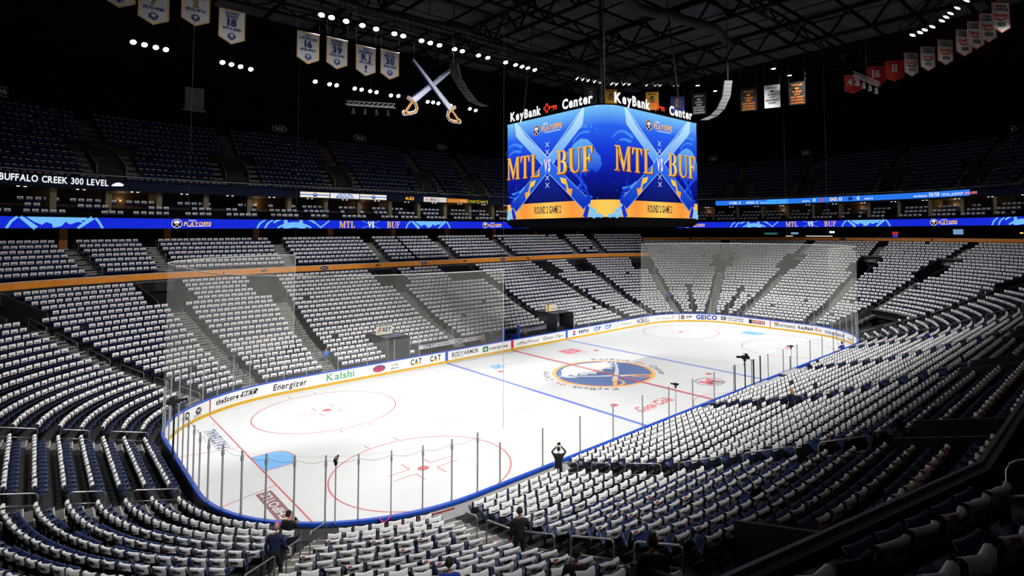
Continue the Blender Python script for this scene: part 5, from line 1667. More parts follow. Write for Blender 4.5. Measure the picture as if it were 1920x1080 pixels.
# ------------------------------------------------------------------ seats and the white shirts laid over them
def section_rows():
    out = []
    ai = sorted([a % LP for a in AISLES])
    def walk(aisles, d, z, tier, k, keep, pitch=.56, half=.64):
        for i, a in enumerate(aisles):
            b_ = aisles[(i+1) % len(aisles)]
            ta, tb = T_of(a, d), T_of(b_, d)
            if tb < ta: tb += tlen(d)[-1]
            n = int((tb-ta-2*half)/pitch)
            if n <= 0: continue
            st = (tb-ta-n*pitch)/2
            for q in range(n):
                s = S_of(ta+st+(q+.5)*pitch, d) % LP
                if keep(s, k): out.append((tier, k, s, d, z+(NEAR_UP if tier == 'club' and is_near(s) else 0), q, n, a))
    mini = [29.6, 33.3]
    def keep_low(s, k):
        if in_tunnel(s, k, .3) or BENCH(s, k): return False
        if k >= (21 if is_near(s) else 22) and not is_end(s): return False
        if k < 11:
            for m in mini:
                if abs(T_of(s, row_d(k))-T_of(m, row_d(k))) < .35: return False
        return True
    for k in range(30):
        walk(ai, row_d(k), row_f(k), 'lower', k, keep_low)
    ca = sorted([a % LP for a in CLUB_AISLES])
    for j in range(7):
        walk(ca, club_d(j), club_f(j), 'club', j, lambda s, k: not is_end(s) and not is_near(s))
        walk(ca, club_d(j)-NEAR_IN, club_f(j), 'club', j, lambda s, k: not is_end(s) and is_near(s))
    def inr(s): return s > IN_S0 or s < IN_S1-LP
    def keep_suite(s, j):
        t = T_of(s, 26.5)
        u = ((t+44) % 4.3)
        return inr(s) and .55 < u < 3.75 and hash((int((t+44)//1.4), j)) % 7 != 0
    for j in range(3):
        d = suite_d(j)
        t = 0.0
        n = int(tlen(d)[-1]/.64)
        for q in range(n):
            s = S_of((q+.5)*.64, d) % LP
            if keep_suite(s, j): out.append(('suite', j, s, d, suite_f(j), q, n, 0))
    ua = sorted([a % LP for a in UPA])
    def keep_up(s, j):
        if not inr(s): return False
        if 1 <= j <= 6:
            for a in ua:
                L = tlen(28)[-1]
                dt = (T_of(s, 28)-T_of(a, 28)+L/2) % L-L/2
                if abs(dt) < 2.5: return False
        return True
    for j in range(13):
        walk(ua, up_d(j), up_f(j), 'upper', j, keep_up, .54)
    return out
SEATS = []
for (tier, k, s, d, z, q, n, a) in section_rows():
    p, nn = pt(s, d)
    pos = np.array([p[0], p[1], z])
    x, y, dep = project(pos+[0, 0, .6])
    if dep < 1.2 or not (-260 < x < 2180 and -120 < y < 1240): continue
    SEATS.append([tier, k, s, d, pos, nn, q, n, a, x, y, dep])
def sdist(x, y):
    qx, qy = abs(x)-AX, abs(y)-AY
    return math.hypot(max(qx, 0), max(qy, 0))+min(max(qx, qy), 0)-RR
def hidden(pos, tier):
    top = pos+np.array([0, 0, .85])
    v = top-CAM
    for f in np.linspace(.02, .97, 60):
        c = CAM+v*f
        dd = sdist(c[0], c[1])
        if 18.5 < dd < 18.9 and c[2] < 8.6 and tier == 'lower': return True
    return False
cand = sorted([i for i, t in enumerate(SEATS) if 0 <= t[9] <= 1920 and 0 <= t[10] <= 1085 and t[0] in ('lower', 'club')], key=lambda i: SEATS[i][11])
near = []
for i in cand:
    if not hidden(SEATS[i][4], SEATS[i][0]):
        near.append(i)
    if len(near) == 300: break
near_set = set(near)

def grid_mesh(fn, nu, nv):
    V = [fn(i/(nu-1), j/(nv-1)) for j in range(nv) for i in range(nu)]
    F = [[j*nu+i, j*nu+i+1, (j+1)*nu+i+1, (j+1)*nu+i] for j in range(nv-1) for i in range(nu-1)]
    return V, F
# seat parts (x along the row, y away from the ice, z up; origin on the row floor under the backrest)
def shell(fn, nu, nv, th):
    V, F = grid_mesh(fn, nu, nv)
    n = len(V)
    W = [(a, b_+th, c) for a, b_, c in V]
    F2 = F+[[i+n for i in f[::-1]] for f in F]
    for i in range(nu-1):
        F2.append([i+1, i, n+i, n+i+1]); q = (nv-1)*nu; F2.append([q+i, q+i+1, n+q+i+1, n+q+i])
    for j in range(nv-1):
        F2.append([j*nu, (j+1)*nu, n+(j+1)*nu, n+j*nu]); F2.append([(j+1)*nu-1+nu, (j+1)*nu-1, n+(j+1)*nu-1, n+(j+1)*nu-1+nu])
    return V+W, F2
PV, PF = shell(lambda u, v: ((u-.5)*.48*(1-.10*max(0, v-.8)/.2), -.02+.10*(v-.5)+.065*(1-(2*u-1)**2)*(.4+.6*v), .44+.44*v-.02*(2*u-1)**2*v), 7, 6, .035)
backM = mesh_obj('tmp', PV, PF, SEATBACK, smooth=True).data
SV_, SF_ = shell(lambda u, v: ((u-.5)*.46, -.06-.30*v-.03*(1-(2*u-1)**2)*0, .44+.20*v*v+.05*v-.02*(1-(2*u-1)**2)), 6, 5, .04)
panM = mesh_obj('tmp', SV_, SF_, NAVY, smooth=True).data
b = B(); b.box(-.275, -.235, -.36, .06, .62, .66); b.box(-.27, -.24, -.02, .05, .30, .63); armM = b.obj('tmp', BLACK).data
b = B(); b.box(-.27, -.24, -.05, .08, 0, .46); b.box(-.275, -.235, -.14, .10, 0, .03); legM = b.obj('tmp', BLACKM).data
SHM = []
for v in range(8):
    rr_ = random.Random(50+v)
    ph = [rr_.uniform(0, 6) for _ in range(6)]
    wv = .44+rr_.uniform(-.02, .03); fl_ = .27+rr_.uniform(-.05, .05); bk = .20+rr_.uniform(-.04, .04); sk = rr_.uniform(-.03, .03)
    def drape(u, w_):
        L = fl_+.07+bk
        t = w_*L
        x = (u-.5)*wv*(1+.02*math.sin(9*w_+ph[0]))+sk*(w_-.5)
        cur = -.02+.065*(1-(2*u-1)**2)
        wr = .010*math.sin(14*u+ph[1]+3*w_)+.007*math.sin(23*u*w_+ph[2])+.006*math.sin(17*w_+ph[3])
        if t < fl_:
            return (x, -.012+.05+cur-.10*(fl_-t)/.44-.012+wr, .90-(fl_-t)+.008*math.sin(5*u+ph[4]))
        if t < fl_+.07:
            a = (t-fl_)/.07*math.pi
            return (x, .05+cur+.014-.026*math.cos(a), .90+.012*math.sin(a)-.02*(2*u-1)**2+.008*math.sin(5*u+ph[4]))
        q = t-fl_-.07
        return (x, .05+cur+.040-.10*q/.44+.006+abs(wr)*1.5, .90-q+.010*math.sin(6*u+ph[5])-.02*(2*u-1)**2)
    V, F = grid_mesh(drape, 9, 15)
    def cell_mat(i, j):   # printed words on both hanging faces
        w_ = (j+.5)/14; u = (i+.5)/8; L = fl_+.07+bk; t = w_*L
        if t > fl_+.07:
            q = (t-fl_-.07)/bk
            if .35 < q < .62 and .2 < u < .8: return 1
            if v == 0 and q < .14 and .6 < u < .85: return 2
        elif t < fl_:
            q = 1-t/fl_
            if .30 < q < .62 and .15 < u < .8: return 1 if (i+v) % 4 else 2
        return 0
    mi = [cell_mat(i, j) for j in range(14) for i in range(8)]
    SHM.append(mesh_obj('tmp', V, F, [CLOTH, INK, INKRED], mi=mi, smooth=True).data)
for o in [o for o in bpy.data.objects if o.name.startswith('tmp')]:
    bpy.data.objects.remove(o)
def block_name(tier, s):
    ph, i = corner_phi(s)
    if tier == 'club': return 'of the club balcony ' + ('straight part' if i == 4 else 'corner')
    p, _ = pt(s)
    ai = sorted([a % LP for a in AISLES])
    a = max([x for x in ai if x <= s], default=ai[-1])
    return 'past '+where(a).replace('at the', 'at')
for c, i in enumerate(near):
    tier, k, s, d, pos, nn, q, n, a, x, y, dep = SEATS[i]
    e = empty('arena_seat', tuple(pos), math.atan2(-nn[0], nn[1]))
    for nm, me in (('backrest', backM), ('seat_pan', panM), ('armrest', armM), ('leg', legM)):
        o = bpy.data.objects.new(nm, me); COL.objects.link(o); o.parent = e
        if nm == 'seat_pan' and rnd.random() < .06: o.rotation_euler = (.5, 0, 0); o.location = (0, -.14, .0)
    wh = '%s in %s row %s' % (OR(q+1), OR(k+1), block_name(tier, s))
    tag(e, 'navy seat, '+wh, 'seat', 'navy arena seats nearest the camera')
    SEATS[i].append(rnd.random() < .992)
    if SEATS[i][-1]:
        o = bpy.data.objects.new('shirt', SHM[rnd.randrange(8)]); COL.objects.link(o)
        o.location = tuple(pos); o.rotation_euler = (0, 0, math.atan2(-nn[0], nn[1])+rnd.uniform(-.05, .05))
        if rnd.random() < .1: o.scale = (.92, 1, 1)
        tag(o, 'white shirt on seat '+wh, 'shirt', 'white shirts nearest the camera')

def replicate(name, V, F, mi, T, mats):
    """join N moved copies of a small quad mesh into one mesh; T = (x, y, z, angle, scale)"""
    V = np.asarray(V, np.float32); F = np.asarray(F, np.int32); mi = np.asarray(mi, np.int32)
    T = np.asarray(T, np.float32)
    N, n, m = len(T), len(V), len(F)
    c, s_ = np.cos(T[:, 3])[:, None], np.sin(T[:, 3])[:, None]
    X = V[None, :, 0]*T[:, 4][:, None]
    W = np.empty((N, n, 3), np.float32)
    W[:, :, 0] = X*c-V[None, :, 1]*s_+T[:, 0][:, None]
    W[:, :, 1] = X*s_+V[None, :, 1]*c+T[:, 1][:, None]
    W[:, :, 2] = V[None, :, 2]+T[:, 2][:, None]
    I = (F[None]+(np.arange(N)*n)[:, None, None]).reshape(-1)
    me = bpy.data.meshes.new(name)
    me.vertices.add(N*n); me.vertices.foreach_set('co', W.reshape(-1))
    me.loops.add(N*m*4); me.loops.foreach_set('vertex_index', I)
    me.polygons.add(N*m)
    me.polygons.foreach_set('loop_start', np.arange(N*m, dtype=np.int32)*4)
    me.polygons.foreach_set('material_index', np.tile(mi, N))
    for q in mats: me.materials.append(q)
    me.update(calc_edges=True)
    me.validate()
    o = bpy.data.objects.new(name, me); COL.objects.link(o)
    return o
b = B()
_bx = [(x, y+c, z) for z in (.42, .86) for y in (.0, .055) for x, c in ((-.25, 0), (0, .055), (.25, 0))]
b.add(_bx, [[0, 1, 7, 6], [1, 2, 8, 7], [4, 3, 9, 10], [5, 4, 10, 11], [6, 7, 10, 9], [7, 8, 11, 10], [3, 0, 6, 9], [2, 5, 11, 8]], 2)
b.add([(-.24, -.05, .44), (.24, -.05, .44), (.24, -.34, .60), (-.24, -.34, .60), (-.24, -.05, .40), (.24, -.05, .40), (.24, -.36, .56), (-.24, -.36, .56)], [[0, 1, 2, 3], [7, 6, 5, 4], [3, 2, 6, 7], [0, 3, 7, 4], [1, 5, 6, 2]], 0)
b.box(-.28, -.245, -.32, .05, .58, .62, 1); b.box(-.27, -.25, -.02, .04, 0, .6, 1)
seatV, seatF, seatM = b.V, b.F, b.M
b = B()
X0, X1 = -.22, .22
P0 = [(-.030, .635), (-.022, .87), (.03, .895), (.078, .87), (.078, .69)]
V = [(x, y+(.055 if x == 0 else 0), z-(.012 if x == 0 else 0)) for (y, z) in P0 for x in (X0, 0, X1)]
F = [[3*i+j, 3*i+j+1, 3*i+j+4, 3*i+j+3] for i in range(4) for j in range(2)]
b.add(V, F, 0)
b.add([(-.13, -.014, .66), (0, .018, .65), (.15, -.020, .66), (.15, -.016, .745), (0, .022, .735), (-.13, -.010, .745)], [[0, 1, 4, 5], [1, 2, 3, 4]], 1)
b.add([(.02, .009, .655), (.13, -.019, .66), (.13, -.016, .70), (.02, .012, .695)], [[0, 1, 2, 3]], 2)
b.add([(.12, .108, .73), (0, .138, .72), (-.12, .108, .73), (-.12, .108, .77), (0, .138, .76), (.12, .108, .77)], [[0, 1, 4, 5], [1, 2, 3, 4]], 1)
shV, shF, shM = b.V, b.F, b.M
# the same without the red words
LAB = {'lower': ('rows of navy seats filling the lower bowl round the ice', 'rows of white shirts over the lower bowl seats'),
       'club': ('rows of navy seats in the club tier above the orange fascia', 'white shirts over the club tier seats above the orange fascia'),
       'suite': ('dark seats in three rows in the suites above the blue ribbon', 'white shirts over the suite seats above the blue ribbon'),
       'upper': ('dark seat rows of the steep upper deck under the roof', 'white shirts over the dim upper deck seats')}
for tier in ('lower', 'club', 'suite', 'upper'):
    idx = [i for i, t in enumerate(SEATS) if t[0] == tier and i not in near_set]
    T, TS_ = [], []
    for i in idx:
        pos, nn = SEATS[i][4], SEATS[i][5]
        an = math.atan2(-nn[0], nn[1])
        T.append((pos[0], pos[1], pos[2], an, 1.0))
        if rnd.random() < (.995 if tier != 'upper' else .97):
            j = rnd.uniform(-.02, .02)
            TS_.append((pos[0]+j*nn[1], pos[1]-j*nn[0], pos[2]+rnd.uniform(-.012, .012), an+rnd.uniform(-.05, .05), rnd.uniform(.94, 1.05)))
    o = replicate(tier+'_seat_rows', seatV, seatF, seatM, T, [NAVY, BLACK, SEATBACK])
    tag(o, LAB[tier][0], 'seats', kind='stuff')
    o = replicate(tier+'_shirt_rows', shV if tier != 'upper' else [(a*.72, b_, .895-(.895-c)*.45) for a, b_, c in shV], shF, shM, TS_, [CLOTH if tier != 'upper' else mat('dimmed_shirt_cotton', (.32, .32, .34), .95), INK, INKRED])  # upper deck dimness put into smaller, greyer shirts
    tag(o, LAB[tier][1], 'shirts', kind='stuff')
print('SEATS', len(SEATS), 'near', len(near), 'depth of last', SEATS[near[-1]][11])

# ------------------------------------------------------------------ benches, boxes, tunnels at ice level
def text_panel(x0, x1, y, z0, z1, m, txts, label, name='bench_back_panel', cat='sign board'):
    e = empty(name, ((x0+x1)/2, y, z0))
    w_ = x1-x0
    b = B(); b.box(-w_/2, w_/2, 0, .06, 0, z1-z0); b.obj('panel', m, e)
    b = B(); b.box(-w_/2, w_/2, -.02, .08, -.10, 0); b.obj('base_rail', BLACK, e)
    fn = plane_map((0, -.003, 0), (1, 0, 0), (0, 0, 1), (0, -1, 0), .004)
    for (tx, x, z, h, w2, c) in txts:
        put('lettering', G().text(tx, x, z, h, 1, w=w2), fn, flat(c), e, 1)
    for x in np.arange(-w_/2, w_/2+.1, w_/4):
        b = B(); b.box(x-.015, x+.015, -.04, 0, -.1, z1-z0+1.0); b.obj('glass_post', ALU, e)
    b = B(); b.add([(-w_/2, -.02, z1-z0), (w_/2, -.02, z1-z0), (w_/2, -.02, z1-z0+1.0), (-w_/2, -.02, z1-z0+1.0)], [[0, 1, 2, 3]]); b.obj('glass_pane', GLASS, e)
    tag(e, label, cat)
NB_ = lin(40, 60, 130)
text_panel(-9.3, -1.9, 15.5, .98, 1.55, WHITE, [('CFBT', -2.6, .18, .28, 1.2, NB_), ('community foundation', -.95, .24, .12, 1.5, NB_), ('CFBT', .9, .18, .28, 1.2, NB_), ('community foundation', 2.6, .24, .12, 1.5, NB_)], 'white panel lettered CFBT behind the left players bench')
text_panel(2.6, 8.9, 15.5, .98, 1.55, mat('grey_pattern_panel', (.40, .40, .42), .7, .35, 9), [('BUFFALO '*4, 0, .08, .10, 5.6, NB_), ('BUFFALO '*4, .2, .30, .10, 5.6, NB_)], 'grey patterned panel behind the right players bench')
def bench(x0, x1, y, label):
    e = empty('players_bench', ((x0+x1)/2, y, .3)); w_ = x1-x0
    b = B(); b.box(-w_/2, w_/2, -.2, .2, .42, .48); b.obj('seat_board', mat('bench_wood', (.30, .20, .11), .6, .2, 6), e)
    for x in np.linspace(-w_/2+.3, w_/2-.3, 5):
        b = B(); b.box(x-.03, x+.03, -.18, .18, 0, .42); b.obj('leg', BLACKM, e)
    tag(e, label, 'bench')
bench(-9.0, -1.4, 14.5, 'long wooden players bench behind the boards, left one')
bench(2.4, 8.6, 14.5, 'long wooden players bench behind the boards, right one')
for x in (-.75, 1.25):
    b = B(); b.box(x-.09, x+.09, 13.35, 13.6, .3, 2.3); b.box(x-.12, x+.12, 13.33, 13.62, 2.3, 2.38); b.box(x-.03, x+.03, 13.6, 15.4, .3, 1.3)
    o = b.obj('bench_divider', BLUECAP)
    tag(o, 'blue upright divider between the players benches, %s one' % ('left' if x < 0 else 'right'), 'divider')
def ice_tunnel(x0, x1, sign, label, slabel, yel=False):
    e = empty('player_tunnel', ((x0+x1)/2, 13.4, .3)); w_ = (x1-x0)/2
    b = B(); b.box(-w_, -w_+.08, .3, 4.6, 0, 2.6); b.obj('side_wall', mat('tunnel_grey', (.07, .07, .075), .6), e)
    b = B(); b.box(w_-.08, w_, .3, 4.6, 0, 2.6); b.obj('side_wall', MATS['tunnel_grey'], e)
    b = B(); b.box(-w_, w_, 1.2, 4.6, 2.5, 2.58); b.obj('canopy', mat('canopy_blue_grey', (.09, .09, .16), .5), e)
    b = B(); b.box(-w_, w_, 4.5, 4.6, 0, 2.6); b.obj('back_wall', BLACK, e)
    b = B(); b.add([(w_, .2, .8), (w_, 2.0, .8), (w_, 2.0, 2.5), (w_, .2, 2.5)], [[0, 1, 2, 3]]); b.obj('glass_pane', GLASS, e)
    tag(e, label, 'tunnel')
    s = empty('tunnel_sign', ((x0+x1)/2-.5, 15.6, 3.0))
    b = B(); b.box(-.75, .75, -.1, .1, 0, .78); b.obj('box', emit('sign_cream', lin(235, 232, 205), .75), s)
    b = B(); b.box(-.80, .80, -.08, .12, -.04, 0); b.box(-.80, .80, -.08, .12, .78, .82); b.obj('frame', BLACK, s)
    for x in (-.6, .6):
        b = B(); b.box(x-.03, x+.03, -.03, .03, -.15, 0); b.obj('foot', BLACKM, s)
    fn = plane_map((0, -.104, 0), (1, 0, 0), (0, 0, 1), (0, -1, 0), .004)
    if sign:
        put('lettering', G().text(sign[1:], .2, .26, .34, 2, slant=.2, w=.85), fn, emit('sign_navy', lin(40, 40, 110), .7), s, 1)
        put('mark', G().stroke([(-.62, .2), (-.5, .6), (-.25, .6)], .1).stroke([(-.55, .4), (-.3, .4)], .09), fn, emit('sign_red', lin(200, 40, 40), .7), s, 1)
    else:
        put('mark', G().rect(-.75, 0, -.45, .78), fn, emit('sign_amber', lin(225, 160, 40), .7), s, 1)
        put('lettering', G().text('BAUER', .2, .2, .14, 2, w=.7), fn, emit('sign_red', lin(200, 40, 40), .7), s, 1)
    tag(s, slabel, 'sign')
ice_tunnel(-13.3, -11.1, 'FREY', 'dark player tunnel with canopy left of the left bench', 'small lit sign reading FREY on the player tunnel canopy')
ice_tunnel(7.0, 9.6, None, 'dark player tunnel with canopy at the right bench', 'small lit cream and yellow sign over the right player tunnel')
# near side: scorer's table and penalty boxes
def near_box(x0, x1, y0, y1, z1, m, label, name, cat):
    e = empty(name, ((x0+x1)/2, (y0+y1)/2, .3)); w_, d_ = (x1-x0)/2, (y1-y0)/2
    b = B(); b.box(-w_, w_, -d_, -d_+.06, 0, z1-.3); b.box(-w_, w_, d_-.06, d_, 0, z1-.3); b.box(-w_, -w_+.06, -d_, d_, 0, z1-.3); b.box(w_-.06, w_, -d_, d_, 0, z1-.3); b.obj('panel', m, e)
    b = B(); b.box(-w_, w_, -d_-.05, d_+.05, z1-.33, z1-.28); b.obj('table_top', mat('table_white', (.5, .5, .5), .6), e)
    tag(e, label, cat)
near_box(.4, 3.6, -14.0, -13.3, 1.15, BLACKM, 'dark scorers table behind the near boards', 'scorers_table', 'table')
near_box(4.0, 5.6, -13.9, -13.3, 1.05, GREYW, 'grey box beside the scorers table', 'timekeeper_box', 'box')
near_box(5.9, 8.4, -14.0, -13.3, 1.2, mat('pale_panel', (.35, .35, .37), .6), 'pale panelled penalty box on the near side', 'penalty_box', 'box')
near_box(-2.3, -.6, -13.9, -13.3, 1.05, WHITE, 'white equipment box behind the near boards by the centre line', 'equipment_box', 'box')

# ------------------------------------------------------------------ cameras on posts
def tv_camera(pos, yaw, pole_to, label, big=True):
    e = empty('broadcast_camera', (pos[0], pos[1], pole_to), yaw)
    h = pos[2]-pole_to
    k = 1.0 if big else .55
    b = B(); b.box(-.11*k, .11*k, -.28*k, .22*k, h, h+.22*k); b.box(-.08*k, .08*k, -.34*k, -.28*k, h+.04*k, h+.18*k); b.obj('body', BLACKM, e)
    b = B(); b.lathe([(.05*k, 0), (.08*k, .05*k), (.075*k, .26*k), (.10*k, .34*k), (.0, .33*k)], 12, 0, lambda v: (v[0], .22*k+v[2], h+.11*k+v[1])); b.obj('lens', BLACK, e, True)
    if big:
        b = B(); b.box(-.07, .07, -.22, .0, h+.22, h+.34); b.tube([(0, .1, h+.22), (0, .1, h+.38), (0, -.2, h+.36)], .02, 6); b.obj('viewfinder', BLACKM, e)
        b = B(); b.tube([(.0, -.2, h), (.25, -.55, h-.15)], .015, 5); b.obj('pan_handle', BLACKM, e)
    b = B(); b.lathe([(.09*k, h-.16), (.12*k, h-.12), (.10*k, h-.02), (.06*k, h)], 10); b.obj('pan_head', BLACKM, e)
    b = B(); b.tube([(0, 0, 0), (0, 0, h-.14)], .045 if big else .025, 8)
    if big:
        b.tube([(0, 0, h-.5), (.15, .1, h-.35)], .02, 5); b.tube([(0, 0, h*.4), (.08, 0, h*.45), (.05, 0, h*.6)], .015, 5)
    b.obj('pole', BLACKM if big else ALU, e)
    tag(e, label, 'camera')
tv_camera((-30.75, .55, 3.85), -1.3, .3, 'black television camera on a tall pole behind the near goal glass')
tv_camera((.2, -13.45, 3.3), .5, .3, 'black television camera on a pole at the near scorers table')
tv_camera((-7.7, -13.2, 2.95), .3, 1.12, 'small remote camera on the near glass left of the centre line', False)
tv_camera((8.0, -13.2, 2.95), .6, 1.12, 'small remote camera on the near glass right of the centre line', False)
p = p3(107.15, .25, 3.5); tv_camera(tuple(p), -.6, 1.12, 'small remote camera on the near corner glass', False)
# pink tape at the near corner and goal-judge frame
for i, P in enumerate(([(109.2, .6, 1.35), (109.05, .35, 1.15), (108.9, .2, 1.13)], [(106.7, .22, .75), (106.2, .3, .70), (105.7, .25, .66)], [(105.6, .2, 1.15), (105.4, .3, .98), (105.2, .25, 1.1), (105.1, .2, 1.15)])):
    b = B(); b.tube([p3(*q) for q in P], .025, 5)
    o = b.obj('pink_tape', flat(lin(240, 60, 150)))
    tag(o, 'pink barrier tape tied at the near corner boards, %s strip' % ('left', 'middle', 'right')[i], 'tape')

# ------------------------------------------------------------------ people
SKIN = mat('skin', (0.46, 0.24, 0.17), .6, .08, 12); HAIRD = mat('dark_hair', (0.02, 0.014, 0.010), .7); HAIRB = mat('blond_hair', (0.35, 0.19, 0.07), .7, .2, 30)
TMP = []
def person(pos, yaw, label, top, legs, pose='stand', hair='dark', cap=None, arms=None, h=1.76, lean=0.0, sleeves=True, held=None):
    """one continuous body grown over a joint skeleton; x right, y forward, z up"""
    k = h/1.76
    sit = pose == 'sit'
    J = {'pel': (0, 0, .95), 'sp': (0, .02, 1.14), 'ch': (0, .02, 1.33), 'nk': (0, .0, 1.49), 'hd': (0, .02, 1.56)}
    for s, n in ((-1, 'l'), (1, 'r')):
        J['sh'+n] = (s*.19, 0, 1.42); J['el'+n] = (s*.26, -.03, 1.14); J['wr'+n] = (s*.25, .08, .90); J['ha'+n] = (s*.245, .11, .83)
        J['hi'+n] = (s*.095, 0, .91); J['kn'+n] = (s*.11, .03, .50); J['an'+n] = (s*.12, -.01, .09); J['to'+n] = (s*.13, .17, .035)
        if sit:
            J['hi'+n] = (s*.10, .02, .50); J['kn'+n] = (s*.13, .44, .50); J['an'+n] = (s*.13, .46, .08); J['to'+n] = (s*.13, .62, .04)
        if pose == 'walk':
            J['kn'+n] = (s*.10, .10+s*.10, .50); J['an'+n] = (s*.11, s*.20-.02, .10); J['to'+n] = (s*.12, s*.20+.15, .05)
    if sit:
        for q in ('pel', 'sp', 'ch', 'nk', 'hd', 'shl', 'shr', 'ell', 'elr', 'wrl', 'wrr', 'hal', 'har'):
            a, b_, c = J[q]; J[q] = (a, b_, c-.43)
    for q, v in (arms or {}).items():
        J[q] = v
    if lean:
        for q in J:
            if q[:2] in ('sp', 'ch', 'nk', 'hd', 'sh', 'el', 'wr', 'ha') and q not in (arms or {}):
                a, b_, c = J[q]; z0 = J['pel'][2]; J[q] = (a, b_+math.sin(lean)*(c-z0), z0+math.cos(lean)*(c-z0))
    names_ = list(J)
    E_ = [('pel', 'sp'), ('sp', 'ch'), ('ch', 'nk'), ('nk', 'hd')]
    for n in 'lr':
        E_ += [('ch', 'sh'+n), ('sh'+n, 'el'+n), ('el'+n, 'wr'+n), ('wr'+n, 'ha'+n), ('pel', 'hi'+n), ('hi'+n, 'kn'+n), ('kn'+n, 'an'+n), ('an'+n, 'to'+n)]
    Rd = {'pel': (.165, .125), 'sp': (.155, .115), 'ch': (.175, .125), 'nk': (.062, .062), 'hd': (.06, .065)}
    for n in 'lr':
        Rd.update({'sh'+n: (.078, .078), 'el'+n: (.052, .052), 'wr'+n: (.034, .038), 'ha'+n: (.026, .042), 'hi'+n: (.10, .105), 'kn'+n: (.068, .07), 'an'+n: (.05, .052), 'to'+n: (.045, .035)})
    me = bpy.data.meshes.new('body')
    me.from_pydata([J[q] for q in names_], [(names_.index(a), names_.index(b_)) for a, b_ in E_], [])
    o = bpy.data.objects.new('tmp_body', me); COL.objects.link(o)
    md = o.modifiers.new('skin', 'SKIN')
    if not me.skin_vertices: 
        bpy.context.view_layer.update()
    for i, q in enumerate(names_):
        sv = me.skin_vertices[0].data[i]
        sv.radius = Rd[q]; sv.use_root = (q == 'pel')
    sub = o.modifiers.new('sub', 'SUBSURF'); sub.levels = 1; sub.render_levels = 1
    TMP.append(dict(o=o, J=J, pos=pos, yaw=yaw, label=label, top=top, legs=legs, hair=hair, cap=cap, k=k, sleeves=sleeves, held=held))
